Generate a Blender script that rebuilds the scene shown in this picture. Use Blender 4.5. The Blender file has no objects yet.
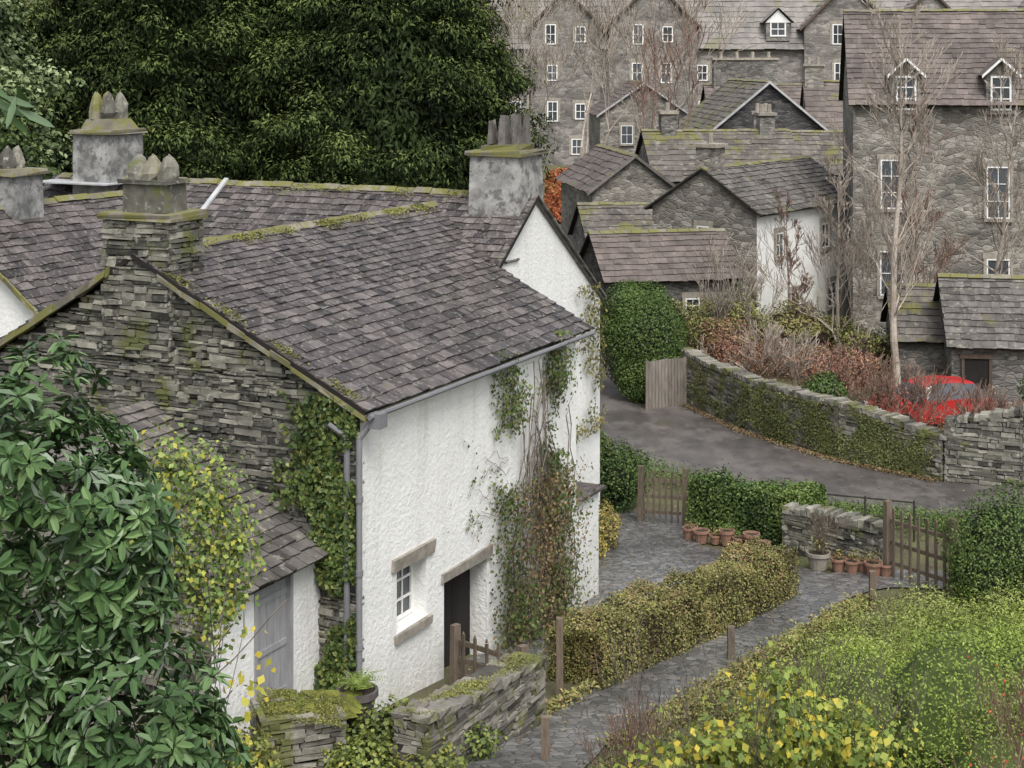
import bpy, math, random
import numpy as np
from mathutils import Vector, Matrix
random.seed(7); RG=np.random.default_rng(7)
S=bpy.context.scene
S.view_settings.view_transform='Standard'; S.view_settings.look='None'; S.view_settings.exposure=0
COL=S.collection
V3=Vector
# ------------------------------------------------------------------ materials
def _n(nt,t,**k):
    n=nt.nodes.new(t)
    for a,b in k.items(): setattr(n,a,b)
    return n
def ramp(nt,cols,pos=None,interp='LINEAR'):
    r=_n(nt,'ShaderNodeValToRGB'); cr=r.color_ramp; cr.interpolation=interp
    k=len(cols)
    if pos is None: pos=[i/(k-1) if k>1 else 0 for i in range(k)]
    while len(cr.elements)<k: cr.elements.new(.5)
    for i in range(k):
        cr.elements[i].position=pos[i]; c=cols[i]; cr.elements[i].color=(c[0],c[1],c[2],1)
    return r
def posvec(nt,stretch=(1,1,1)):
    g=_n(nt,'ShaderNodeNewGeometry'); m=_n(nt,'ShaderNodeMapping'); m.inputs['Scale'].default_value=stretch
    nt.links.new(g.outputs['Position'],m.inputs['Vector']); return m.outputs[0]
def noise(nt,vec,scale,detail=4,rough=.6):
    n=_n(nt,'ShaderNodeTexNoise'); n.inputs['Scale'].default_value=scale; n.inputs['Detail'].default_value=detail
    n.inputs['Roughness'].default_value=rough; nt.links.new(vec,n.inputs['Vector']); return n.outputs['Fac']
def mixc(nt,f,a,b,mode='MIX'):
    m=_n(nt,'ShaderNodeMix',data_type='RGBA',blend_type=mode)
    for s,v in ((m.inputs[0],f),(m.inputs[6],a),(m.inputs[7],b)):
        if hasattr(v,'links'): nt.links.new(v,s)
        elif isinstance(v,(int,float)): s.default_value=v
        else: s.default_value=(v[0],v[1],v[2],1)
    return m.outputs[2]
def mrange(nt,v,a,b,c,d):
    m=_n(nt,'ShaderNodeMapRange'); nt.links.new(v,m.inputs[0])
    for i,x in enumerate((a,b,c,d)): m.inputs[i+1].default_value=x
    return m.outputs[0]
def base_mat(name):
    m=bpy.data.materials.new(name); m.use_nodes=True; nt=m.node_tree
    return m,nt,nt.nodes['Principled BSDF']
def bump(nt,b,h,st,dist):
    bn=_n(nt,'ShaderNodeBump'); bn.inputs['Strength'].default_value=st; bn.inputs['Distance'].default_value=dist
    nt.links.new(h,bn.inputs['Height']); nt.links.new(bn.outputs[0],b.inputs['Normal'])
def MAT(name,cols,rough=.85,nscale=2,namt=.3,bscale=25,bstr=.4,bdist=.01,moss=None,mscale=1.2,mth=.58,lichen=None,lscale=14,lth=.66,spec=.3,stretch=(1,1,1),metal=0,zgrime=None,bigamt=0):
    m,nt,b=base_mat(name)
    at=_n(nt,'ShaderNodeAttribute',attribute_name='rnd')
    r=ramp(nt,cols); nt.links.new(at.outputs['Fac'],r.inputs[0]); c=r.outputs[0]
    p=posvec(nt,stretch)
    n1=noise(nt,p,nscale,4,.65); f=mrange(nt,n1,.3,.7,1-namt,1+namt)
    v=_n(nt,'ShaderNodeCombineXYZ')
    for i in range(3): nt.links.new(f,v.inputs[i])
    c=mixc(nt,1.0,c,v.outputs[0],'MULTIPLY')
    if bigamt:
        f=mrange(nt,noise(nt,p,.55,3),.35,.65,1-bigamt,1+bigamt); v=_n(nt,'ShaderNodeCombineXYZ')
        for i in range(3): nt.links.new(f,v.inputs[i])
        c=mixc(nt,1.0,c,v.outputs[0],'MULTIPLY')
    if lichen:
        n3=noise(nt,p,lscale,4,.7); c=mixc(nt,mrange(nt,n3,lth-.03,lth+.06,0,.8),c,lichen)
    if moss:
        n2=noise(nt,p,mscale,6,.7); c=mixc(nt,mrange(nt,n2,mth,mth+.07,0,.9),c,moss)
    if zgrime:
        g=_n(nt,'ShaderNodeSeparateXYZ'); gg=_n(nt,'ShaderNodeNewGeometry'); nt.links.new(gg.outputs['Position'],g.inputs[0])
        z0,z1,col=zgrime
        zz=mrange(nt,g.outputs[2],z0,z1,1,0)
        nn=noise(nt,posvec(nt,(2,2,.5)),1.6,6,.7)
        mm=_n(nt,'ShaderNodeMath',operation='MULTIPLY'); nt.links.new(zz,mm.inputs[0]); nt.links.new(mrange(nt,nn,.35,.65,.1,1),mm.inputs[1])
        c=mixc(nt,mm.outputs[0],c,col)
        st=noise(nt,posvec(nt,(3,3,.25)),1.5,6,.7)
        c=mixc(nt,mrange(nt,st,.52,.75,0,.4),c,col)
    nt.links.new(c,b.inputs['Base Color'])
    b.inputs['Roughness'].default_value=rough; b.inputs['Specular IOR Level'].default_value=spec; b.inputs['Metallic'].default_value=metal
    if bstr>0: bump(nt,b,noise(nt,p,bscale,3,.65),bstr,bdist)
    return m
def RUBBLE(name,cols,scale=3,zst=2.6,mortar=(.12,.11,.1),rough=.9,mw=.05,flat=False,moss=None,bd=.03):
    m,nt,b=base_mat(name)
    p0=posvec(nt,(1,1,1 if flat else zst))
    nz=_n(nt,'ShaderNodeTexNoise'); nz.inputs['Scale'].default_value=2; nt.links.new(p0,nz.inputs['Vector'])
    p=_n(nt,'ShaderNodeVectorMath',operation='MULTIPLY_ADD'); nt.links.new(nz.outputs['Color'],p.inputs[0]); p.inputs[1].default_value=(.25,.25,.25); nt.links.new(p0,p.inputs[2]); p=p.outputs[0]
    v=_n(nt,'ShaderNodeTexVoronoi'); v.inputs['Scale'].default_value=scale; nt.links.new(p,v.inputs['Vector'])
    e=_n(nt,'ShaderNodeTexVoronoi',feature='DISTANCE_TO_EDGE'); e.inputs['Scale'].default_value=scale; nt.links.new(p,e.inputs['Vector'])
    s=_n(nt,'ShaderNodeSeparateColor'); nt.links.new(v.outputs['Color'],s.inputs[0])
    r=ramp(nt,cols); nt.links.new(s.outputs[0],r.inputs[0])
    f=mrange(nt,noise(nt,p,6,4),.3,.7,.75,1.25); cx=_n(nt,'ShaderNodeCombineXYZ')
    for i in range(3): nt.links.new(f,cx.inputs[i])
    c=mixc(nt,1.0,r.outputs[0],cx.outputs[0],'MULTIPLY')
    ef=mrange(nt,e.outputs[0],mw*.3,mw,1,0); c=mixc(nt,ef,c,mortar)
    big=mrange(nt,noise(nt,p0,.35,3),.35,.65,.65,1.15); cb=_n(nt,'ShaderNodeCombineXYZ')
    for i in range(3): nt.links.new(big,cb.inputs[i])
    c=mixc(nt,1.0,c,cb.outputs[0],'MULTIPLY')
    if moss: c=mixc(nt,mrange(nt,noise(nt,p0,.8,6,.7),.55,.65,0,.9),c,moss)
    nt.links.new(c,b.inputs['Base Color']); b.inputs['Roughness'].default_value=rough
    b.inputs['Specular IOR Level'].default_value=.25 if not flat else .45
    bump(nt,b,mrange(nt,e.outputs[0],0,mw*2,0,1),.7,bd)
    return m
def LEAF(name,cols,rough=.55,spec=.3,trans=0,big=.35,bigs=.8):
    m,nt,b=base_mat(name)
    at=_n(nt,'ShaderNodeAttribute',attribute_name='rnd'); r=ramp(nt,cols); nt.links.new(at.outputs['Fac'],r.inputs[0])
    f=mrange(nt,noise(nt,posvec(nt),bigs,2),.3,.7,1-big,1+big); cx=_n(nt,'ShaderNodeCombineXYZ')
    for i in range(3): nt.links.new(f,cx.inputs[i])
    c=mixc(nt,1.0,r.outputs[0],cx.outputs[0],'MULTIPLY')
    nt.links.new(c,b.inputs['Base Color']); b.inputs['Roughness'].default_value=rough; b.inputs['Specular IOR Level'].default_value=spec
    if trans>0:
        t=_n(nt,'ShaderNodeBsdfTranslucent'); nt.links.new(c,t.inputs[0])
        mx=_n(nt,'ShaderNodeMixShader'); mx.inputs[0].default_value=trans
        nt.links.new(b.outputs[0],mx.inputs[1]); nt.links.new(t.outputs[0],mx.inputs[2])
        nt.links.new(mx.outputs[0],nt.nodes['Material Output'].inputs[0])
    return m
m_slate=MAT('slate_roof',[(.028,.025,.025),(.064,.055,.054),(.100,.086,.084),(.140,.122,.117),(.055,.047,.047),(.083,.071,.069)],rough=.5,nscale=5,namt=.35,lichen=(.27,.255,.215),lscale=12,lth=.595,moss=(.125,.12,.045),mscale=1.3,mth=.64,spec=.4,bigamt=.15)
m_slate2=MAT('slate_roof_grey',[(.06,.056,.052),(.105,.096,.088),(.15,.137,.126),(.09,.083,.077)],rough=.6,nscale=4,lichen=(.26,.25,.2),lscale=5,lth=.60,moss=(.135,.13,.055),mscale=.9,mth=.60,bigamt=.15)
m_slatem=MAT('slate_roof_mossy',[(.09,.081,.072),(.14,.127,.113),(.11,.10,.09)],rough=.8,nscale=3,lichen=(.25,.24,.19),lscale=3,lth=.60,moss=(.15,.145,.05),mscale=.6,mth=.53,bigamt=.2)
m_slateb=MAT('slate_roof_brown',[(.095,.078,.071),(.145,.12,.108),(.118,.10,.09)],rough=.7,nscale=2,lichen=(.25,.225,.185),lscale=3,moss=(.15,.145,.065),mscale=.5,mth=.61,bigamt=.2)
m_slatel=MAT('slate_roof_pale',[(.17,.158,.145),(.225,.21,.195),(.195,.18,.168)],rough=.8,nscale=.5,moss=(.175,.17,.105),mscale=.15,mth=.55)
m_ridge=MAT('ridge_stone_mossy',[(.15,.138,.11),(.225,.207,.16)],moss=(.155,.152,.045),mscale=2.5,mth=.46,bscale=30)
m_stone=MAT('slate_stone',[(.035,.034,.029),(.088,.086,.073),(.16,.155,.13),(.235,.225,.19),(.12,.117,.097),(.31,.295,.245),(.067,.065,.055),(.18,.17,.138)],nscale=6,namt=.35,bscale=40,bstr=.7,lichen=(.34,.335,.285),lscale=7,lth=.61,moss=(.11,.12,.04),mscale=1.5,mth=.565,bigamt=.15)
m_stonem=MAT('slate_stone_mossy',[(.07,.065,.055),(.16,.15,.13),(.27,.255,.215),(.13,.12,.105)],nscale=6,bscale=40,bstr=.6,moss=(.12,.13,.04),mscale=1.1,mth=.51)
m_core=MAT('wall_core_dark',[(.03,.028,.025),(.03,.028,.025)])
m_white=MAT('whitewash',[(.74,.74,.72),(.77,.77,.75)],rough=.9,nscale=1.1,namt=.06,bscale=12,bstr=.55,bdist=.04,zgrime=(-1,1.2,(.44,.44,.36)))
m_rough=MAT('roughcast_grey',[(.24,.24,.23),(.31,.305,.29)],nscale=2.5,namt=.5,bscale=30,bstr=.6,bdist=.02,lichen=(.10,.10,.10),lscale=4,lth=.53)
m_lintel=MAT('lintel_slate',[(.24,.22,.19),(.31,.28,.23)],nscale=5,bscale=30)
m_wood=MAT('weathered_wood',[(.09,.07,.052),(.16,.125,.092),(.125,.10,.078)],nscale=4,stretch=(6,6,1),bscale=15)
m_woodd=MAT('dark_wood',[(.07,.05,.04),(.11,.08,.06)],nscale=4,stretch=(6,6,1),bscale=15)
m_woodg=MAT('wood_grey_paint',[(.27,.27,.28),(.31,.31,.32)],nscale=3,stretch=(5,5,1),namt=.15,rough=.6)
m_dark=MAT('dark_interior',[(.015,.013,.012),(.02,.018,.016)],bstr=0)
m_paint=MAT('white_paint',[(.70,.70,.68),(.76,.76,.74)],namt=.05,rough=.5,bstr=0)
m_glass=MAT('window_glass',[(.03,.035,.04),(.08,.09,.1)],rough=.08,spec=.6,namt=.3,nscale=.7,bstr=.05)
m_pipe=MAT('grey_pipe',[(.16,.16,.17),(.2,.2,.21)],rough=.5,namt=.15,bstr=0)
m_lead=MAT('lead_flashing',[(.34,.35,.36),(.42,.42,.42)],rough=.6,namt=.2)
m_terra=MAT('terracotta',[(.20,.11,.08),(.29,.17,.12)],namt=.3,nscale=8)
m_soil=MAT('soil',[(.04,.03,.02),(.05,.04,.03)])
m_bark=MAT('bark',[(.11,.09,.07),(.18,.15,.12)],nscale=8,bstr=0)
m_barkr=MAT('bark_red',[(.17,.10,.075),(.26,.17,.13),(.20,.15,.12)],nscale=8,bstr=0)
m_barkp=MAT('bark_pale',[(.28,.235,.19),(.42,.365,.31)],nscale=8,bstr=0)
m_far=RUBBLE('rubble_stone_far',[(.085,.082,.075),(.165,.157,.143),(.30,.285,.255),(.125,.12,.112),(.23,.217,.195)],scale=2.9,zst=2.3,mortar=(.16,.152,.14),mw=.055)
m_far2=RUBBLE('rubble_stone_warm',[(.115,.107,.094),(.21,.197,.17),(.34,.32,.28),(.16,.15,.132),(.265,.247,.218)],scale=2.7,zst=2.1,mortar=(.21,.197,.175),mw=.06)
m_fard=RUBBLE('rubble_stone_dark',[(.035,.035,.037),(.07,.067,.067),(.115,.11,.105),(.05,.05,.053)],scale=2.4,zst=3,mortar=(.05,.05,.05))
m_hotel=RUBBLE('rubble_stone_hotel',[(.13,.12,.11),(.20,.187,.17),(.29,.27,.245),(.16,.15,.137)],scale=1.8,zst=2,mortar=(.19,.177,.163),mw=.06)
m_path=RUBBLE('slate_paving',[(.09,.09,.09),(.145,.143,.14),(.205,.198,.19),(.118,.118,.12)],scale=5.2,flat=True,mortar=(.055,.055,.045),rough=.33,bd=.01)
m_road=MAT('asphalt',[(.095,.087,.082),(.095,.087,.082)],nscale=1.6,namt=.28,bscale=45,bstr=.5,bdist=.012,rough=.42,lichen=(.15,.136,.125),lscale=.9,lth=.53,stretch=(1,.6,1),bigamt=.25,moss=(.075,.07,.055),mscale=.7,mth=.60)
m_moss=MAT('moss',[(.10,.12,.02),(.17,.17,.035)],nscale=6,namt=.5,bscale=30,bstr=1,bdist=.03)
# ------------------------------------------------------------------ mesh builder
def empty(name,loc=(0,0,0)):
    e=bpy.data.objects.new(name,None); e.empty_display_size=.3; COL.objects.link(e); e.location=loc; return e
def link(o,parent):
    COL.objects.link(o)
    if parent is not None:
        o.parent=parent; o.matrix_parent_inverse=Matrix.Translation(-V3(parent.location))
class MB:
    def __init__(s): s.V=[];s.F=[];s.M=[];s.R=[]
    def face(s,pts,m=0,r=None):
        i=len(s.V); s.V+= [tuple(p) for p in pts]; s.F.append(tuple(range(i,i+len(pts)))); s.M.append(m); s.R.append(random.random() if r is None else r)
    def hexa(s,P,m=0,r=None):
        i=len(s.V); r=random.random() if r is None else r
        s.V+=[tuple(p) for p in P]
        for f in ((3,2,1,0),(4,5,6,7),(0,1,5,4),(1,2,6,5),(2,3,7,6),(3,0,4,7)):
            s.F.append(tuple(i+k for k in f)); s.M.append(m); s.R.append(r)
    def box(s,o,a,b,c,m=0,r=None,jit=0,top=1.0):
        o=V3(o);a=V3(a);b=V3(b);c=V3(c); ce=o+(a+b)/2
        P=[o,o+a,o+a+b,o+b]; Q=[ce+(p-ce)*top+c for p in P]
        L=P+Q
        if jit: L=[p+V3((random.uniform(-jit,jit),random.uniform(-jit,jit),random.uniform(-jit,jit))) for p in L]
        s.hexa(L,m,r)
    def cyl(s,p0,p1,r0,r1=None,n=8,m=0,r=None,cap=True):
        p0=V3(p0);p1=V3(p1); r1=r0 if r1 is None else r1; d=(p1-p0).normalized()
        x=d.orthogonal().normalized(); y=d.cross(x); i=len(s.V); r=random.random() if r is None else r
        for p,q in((p0,r0),(p1,r1)):
            for k in range(n):
                a=2*math.pi*k/n; s.V.append(tuple(p+x*math.cos(a)*q+y*math.sin(a)*q))
        for k in range(n):
            s.F.append((i+k,i+(k+1)%n,i+n+(k+1)%n,i+n+k)); s.M.append(m); s.R.append(r)
        if cap:
            s.F.append(tuple(i+n+k for k in range(n))); s.M.append(m); s.R.append(r)
            s.F.append(tuple(i+n-1-k for k in range(n))); s.M.append(m); s.R.append(r)
    def lathe(s,c,prof,n=16,m=0,r=.5):
        i=len(s.V); c=V3(c)
        for (q,z) in prof:
            for k in range(n):
                a=2*math.pi*k/n; s.V.append((c.x+math.cos(a)*q,c.y+math.sin(a)*q,c.z+z))
        for j in range(len(prof)-1):
            for k in range(n):
                s.F.append((i+j*n+k,i+j*n+(k+1)%n,i+(j+1)*n+(k+1)%n,i+(j+1)*n+k)); s.M.append(m); s.R.append(r)
    def done(s,name,mats,parent=None,smooth=False):
        if not isinstance(mats,(list,tuple)): mats=[mats]
        V=np.array(s.V,dtype=float)
        off=np.zeros(3)
        if parent is None:
            off=(V.min(0)+V.max(0))/2; off[2]=V[:,2].min(); V=V-off
        me=bpy.data.meshes.new(name); me.from_pydata(V.tolist(),[],s.F)
        for m in mats: me.materials.append(m)
        me.polygons.foreach_set('material_index',s.M)
        a=me.attributes.new('rnd','FLOAT','FACE'); a.data.foreach_set('value',s.R)
        if smooth: me.polygons.foreach_set('use_smooth',[True]*len(s.F))
        me.update(); o=bpy.data.objects.new(name,me); link(o,parent)
        if parent is None: o.location=off
        return o
def quads_np(name,V,rnd,mat,parent=None):
    N=len(V)//4; off=np.zeros(3)
    if parent is None:
        off=(V.min(0)+V.max(0))/2; off[2]=V[:,2].min(); V=V-off
    me=bpy.data.meshes.new(name); me.vertices.add(4*N); me.vertices.foreach_set('co',V.astype(np.float32).ravel())
    me.loops.add(4*N); me.loops.foreach_set('vertex_index',np.arange(4*N,dtype=np.int32))
    me.polygons.add(N); me.polygons.foreach_set('loop_start',np.arange(0,4*N,4,dtype=np.int32))
    me.materials.append(mat); me.update(calc_edges=True)
    a=me.attributes.new('rnd','FLOAT','FACE'); a.data.foreach_set('value',np.clip(rnd,0,1).astype(np.float32))
    o=bpy.data.objects.new(name,me); link(o,parent)
    if parent is None: o.location=off
    return o
def nrmz(a): return a/np.maximum(np.linalg.norm(a,axis=1,keepdims=True),1e-9)
def leaves(name,P,Nn,size,mat,rnd=None,aspect=.5,tang=None,parent=None,fold=.12,jn=.6):
    P=np.asarray(P); N=len(P); Nn=nrmz(np.asarray(Nn)+RG.normal(0,jn,(N,3)))
    T=RG.normal(0,1,(N,3)) if tang is None else nrmz(np.asarray(tang))+RG.normal(0,.45,(N,3))
    T=nrmz(T-Nn*np.sum(T*Nn,axis=1,keepdims=True)); B=np.cross(Nn,T)
    sz=(np.asarray(size)*RG.uniform(.6,1.3,N))[:,None]
    a=P-T*sz*.5; c=P+T*sz*.5; m=P+Nn*sz*fold+T*sz*RG.uniform(-.08,.08,(N,1))
    b=m+B*sz*aspect*.5; d=m-B*sz*aspect*.5
    V=np.stack([a,b,c,d],axis=1).reshape(-1,3)
    if rnd is None: rnd=RG.random(N)
    return quads_np(name,V,rnd,mat,parent)
def blob_pts(blobs,n,thick=.22,cull=.75,lump=.12):
    B=np.array(blobs,float); w=(B[:,3]*B[:,4]+B[:,3]*B[:,5]+B[:,4]*B[:,5]); idx=RG.choice(len(B),n,p=w/w.sum())
    d=nrmz(RG.normal(0,1,(n,3))); c=B[idx,:3]; r=B[idx,3:]
    ph=idx[:,None]*1.7
    lum=1+lump*(np.sin(d[:,:1]*5+ph)+np.sin(d[:,1:2]*6+ph*2)+np.sin(d[:,2:]*7+ph*3))/1.5
    k=1-np.abs(RG.normal(0,thick,(n,1)))
    P=c+d*r*k*lum; keep=np.ones(n,bool)
    if len(B)<60:
        for j in range(len(B)):
            q=np.sum(((P-B[j,:3])/B[j,3:])**2,axis=1); keep&=~((q<cull**2)&(idx!=j))
    tint=(np.sin(idx*12.9898)*43758.5453)%1
    return P[keep],nrmz(d/r)[keep],tint[keep],k[keep,0]
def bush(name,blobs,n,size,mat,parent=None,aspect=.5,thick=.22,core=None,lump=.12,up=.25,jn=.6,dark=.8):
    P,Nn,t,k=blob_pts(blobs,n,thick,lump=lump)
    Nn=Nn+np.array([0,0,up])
    r=.3*t+.55*RG.random(len(P))+.15*(Nn[:,2]>0)-dark*(1-k)  # shade put into leaf tone: darker with depth, lighter facing up
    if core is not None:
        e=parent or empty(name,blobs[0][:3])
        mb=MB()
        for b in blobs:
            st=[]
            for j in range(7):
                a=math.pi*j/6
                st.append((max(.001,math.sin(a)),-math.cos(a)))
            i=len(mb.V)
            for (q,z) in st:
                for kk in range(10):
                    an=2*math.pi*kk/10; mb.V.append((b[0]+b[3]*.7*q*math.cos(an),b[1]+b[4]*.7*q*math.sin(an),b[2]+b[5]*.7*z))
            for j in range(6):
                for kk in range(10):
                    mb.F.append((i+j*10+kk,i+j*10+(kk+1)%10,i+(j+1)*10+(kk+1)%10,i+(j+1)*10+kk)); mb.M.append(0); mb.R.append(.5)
        mb.done('inner_dark_core',core,e)  # solid cores added inside, coloured darker as the shade between leaves
        leaves('foliage',P,Nn,size,mat,r,aspect,parent=e,jn=jn); return e
    return leaves(name,P,Nn,size,mat,r,aspect,parent=parent,jn=jn)
# branching
def branch(mb,p,d,L,r,depth,rng,kids=3,spread=.6,up=.15,n=4,minr=.004,wig=.15):
    p=V3(p); d=V3(d).normalized(); k=4; st=[]
    for i in range(k):
        d=(d+V3((rng.uniform(-wig,wig),rng.uniform(-wig,wig),rng.uniform(-wig,wig)+up*.3))).normalized()
        q=p+d*L/k; r1=max(r*(1-.13*(i+1)),minr); r0=max(r*(1-.13*i),minr)
        mb.cyl(p,q,r0,r1,n if r0<.03 else 7,cap=False,r=rng.random()); p=q; st.append((q,d,r1))
    if depth<=0: return
    for j in range(kids):
        q,dd,rr=st[rng.choice([1,2,3,3])] if j<kids-1 else st[-1]
        s=V3((rng.gauss(0,1),rng.gauss(0,1),rng.gauss(0,.6)))
        nd=(dd+s.normalized()*spread+V3((0,0,up))).normalized()
        branch(mb,q,nd,L*rng.uniform(.55,.85),rr*rng.uniform(.5,.75),depth-1,rng,kids,spread,up,3,minr,wig)
def bare_tree(name,p,h,r,depth=5,kids=3,spread=.55,up=.2,mat=None,seed=1,minr=.006,stems=1,lean=0,parent=None):
    rng=random.Random(seed); mb=MB()
    for s in range(stems):
        d=V3((rng.uniform(-lean,lean),rng.uniform(-lean,lean),1))
        branch(mb,V3(p)+V3((rng.uniform(-.15,.15)*(stems>1),rng.uniform(-.15,.15)*(stems>1),-.2)),d,h*.36,r,depth,rng,kids,spread,up,minr=minr)
    return mb.done(name,mat or m_bark,parent)
def leader_tree(name,p,h,r,mat,seed,minr=.008,side=26,br=.28,depth=3):
    rng=random.Random(seed); mb=MB(); q=V3(p)-V3((0,0,.2)); pts=[]; K=16; d=V3((0,0,1))
    for k in range(K):
        d=(d+V3((rng.uniform(-.06,.06),rng.uniform(-.06,.06),.12))).normalized(); n=q+d*h/K; r0=max(minr,r*(1-k/K)**.8); r1=max(minr,r*(1-(k+1)/K)**.8); mb.cyl(q,n,r0,r1,8,cap=False); pts.append((n,r1)); q=n
    for j in range(side):
        k=rng.randint(3,K-1); n,rr=pts[k]; a=rng.random()*6.283; L=h*br*(1-.62*k/K)*rng.uniform(.6,1.1)
        branch(mb,n,(math.cos(a),math.sin(a),rng.uniform(.5,1.2)),L*.55,min(rr*.5,.035),depth,rng,3,.5,.22,3,minr,.18)
    return mb.done(name,mat)
# ------------------------------------------------------------------ terrain
KY=[-60,-5,0,6,10,15,20,22,24,30,36,40,43,47,60,110,150,200,300,600,1500]
KZ=[14,9.2,8.3,6.0,4.2,2.3,.9,.45,.1,-.6,-1.05,-1.4,-1.7,-1.8,-2,-2,.2,1,14,60,90]
def gz(y): return float(np.interp(y,KY,KZ))
m_ground,nt,b=base_mat('ground_grass_soil')
c=ramp(nt,[(.06,.045,.03),(.085,.075,.04),(.11,.12,.045),(.12,.095,.06)],[.3,.45,.6,.75]); nt.links.new(noise(nt,posvec(nt),.9,8,.75),c.inputs[0]); nt.links.new(c.outputs[0],b.inputs['Base Color']); b.inputs['Roughness'].default_value=1
bump(nt,b,noise(nt,posvec(nt),9,6,.7),.8,.06)
xs=sorted(set([-1200,-600,-300,-150,-80]+list(range(-50,61,2))+[90,150,300,600,1200])); ys=sorted(set(KY+list(range(-4,60))+list(range(62,150,4))))
mb=MB()
mb.V=[(x,y,gz(y)) for y in ys for x in xs]; nx=len(xs)
for j in range(len(ys)-1):
    for i in range(nx-1):
        mb.F.append((j*nx+i,j*nx+i+1,(j+1)*nx+i+1,(j+1)*nx+i)); mb.M.append(0); mb.R.append(.5)
mb.done('ground',m_ground)
def ribbon(name,pts,w,mat,dz,parent=None,step=.4):
    P=[]
    for i in range(len(pts)-1):
        a=V3((pts[max(i-1,0)])+(0,));b=V3(pts[i]+(0,));c=V3(pts[i+1]+(0,));d=V3(pts[min(i+2,len(pts)-1)]+(0,))
        n=max(2,int((c-b).length/step))
        for k in range(n):
            t=k/n; P.append(.5*((2*b)+(c-a)*t+(2*a-5*b+4*c-d)*t*t+(3*b-a-3*c+d)*t**3))
    P.append(V3(pts[-1]+(0,)))
    mb=MB(); K=5
    for i,p in enumerate(P):
        d=(P[min(i+1,len(P)-1)]-P[max(i-1,0)]).normalized(); s=V3((d.y,-d.x,0)); ww=w if not isinstance(w,list) else w[0]+(w[1]-w[0])*i/(len(P)-1)
        ww*=1+.03*math.sin(i*1.1)+.03*math.sin(i*.37)
        for k in range(K):
            q=p+s*ww*(k/(K-1)-.5); mb.V.append((q.x,q.y,gz(q.y)+dz))
    for i in range(len(P)-1):
        for k in range(K-1):
            mb.F.append((i*K+k,i*K+k+1,(i+1)*K+k+1,(i+1)*K+k)); mb.M.append(0); mb.R.append(.5)
    return mb.done(name,mat,parent)
ribbon('road',[(10,165),(6.5,130),(4,108),(2,85),(1.3,70),(1.7,60),(3.7,53.0),(6.7,48.2),(10.4,44.1),(14.5,41.0),(20,38.4),(32,35)],6.7,m_road,.03)
ribbon('garden_path',[(-.3,19),(.6,22.6),(2.05,25.4),(4.15,28.9),(6.1,32.3),(7.6,33.4),(9.2,33.2)],[1.5,1.5],m_path,.035)
ribbon('garden_path',[(3.7,40.5),(3.2,36.5),(2.45,32.6),(1.2,29),(.2,26.8)],2.3,m_path,.045)
ribbon('garden_path',[(6.3,32.9),(4.8,34.6),(3.2,36.2)],1.7,m_path,.04)
# ------------------------------------------------------------------ roofs and stones
def slates(mb,e0,e1,r1,r0,course=.24,width=.3,th=.016,m=0,under=1):
    e0,e1,r0,r1=map(V3,(e0,e1,r0,r1)); nn=(e1-e0).cross(r0-e0).normalized()
    if nn.z<0: nn=-nn
    H=((r0-e0).length+(r1-e1).length)/2; n=max(2,int(H/course))
    for i in range(n):
        v0=i/n; v1=min(1,(i+1.3)/n)
        a=e0.lerp(r0,v0);b=e1.lerp(r1,v0);a2=e0.lerp(r0,v1);b2=e1.lerp(r1,v1); L=(b-a).length
        u=-random.uniform(0,width); wv=random.uniform(0,6)
        while u<L:
            w=width*random.uniform(.45,1.55); u0=max(0,u)+.003; u1=min(L,u+w)-.003; u+=w
            if u1-u0<.04: continue
            j=(random.uniform(-.02,.02)+.014*math.sin(u*1.3+wv))*course/.24; lf=th*1.5+random.uniform(0,th*1.2)
            down=(a-a2).normalized()*(j+ (0.04 if i==0 else 0))
            j2=(a-a2).normalized()*random.uniform(-.014,.014)
            p0=a.lerp(b,u0/L)+down;p1=a.lerp(b,u1/L)+down+j2;q1=a2.lerp(b2,u1/L);q0=a2.lerp(b2,u0/L)
            k0=nn*(lf+random.uniform(-.3,.3)*th);k1=nn*(lf+random.uniform(-.3,.3)*th); z=nn*th*.3
            r=random.random()
            mb.face([p0+k0,p1+k1,q1+z,q0+z],m,r); mb.face([p0+k0-nn*th*1.3,p1+k1-nn*th*1.3,p1+k1,p0+k0],m,r*.4)
            mb.face([p0,p0+k0,q0+z,q0],m,r*.4); mb.face([p1,q1,q1+z,p1+k1],m,r*.4)
    d=nn*.07
    mb.hexa([e0-d,e1-d,r1-d,r0-d,e0-nn*.004,e1-nn*.004,r1-nn*.004,r0-nn*.004],under)
def ridge(mb,a,b,m=0,w=.14,h=.06,seg=.45,drop=.08):
    a=V3(a);b=V3(b);L=(b-a).length;d=(b-a)/L;s=V3((d.y,-d.x,0)).normalized();u=0
    while u<L:
        l=min(seg*random.uniform(.7,1.3),L-u); p=a+d*u; q=a+d*(u+l-.015); z=V3((0,0,random.uniform(-.015,.02)+.03)); t=V3((0,0,h)); dr=V3((0,0,drop)); r=random.random()
        mb.face([p-s*w-dr+z,p+z+t*.5,q+z+t*.5,q-s*w-dr+z],m,r); mb.face([p+z+t*.5,p+s*w-dr+z,q+s*w-dr+z,q+z+t*.5],m,r)
        mb.face([p-s*w-dr+z,p+s*w-dr+z,p+z+t*.5],m,r); mb.face([q+s*w-dr+z,q-s*w-dr+z,q+z+t*.5],m,r)
        u+=l
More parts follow.
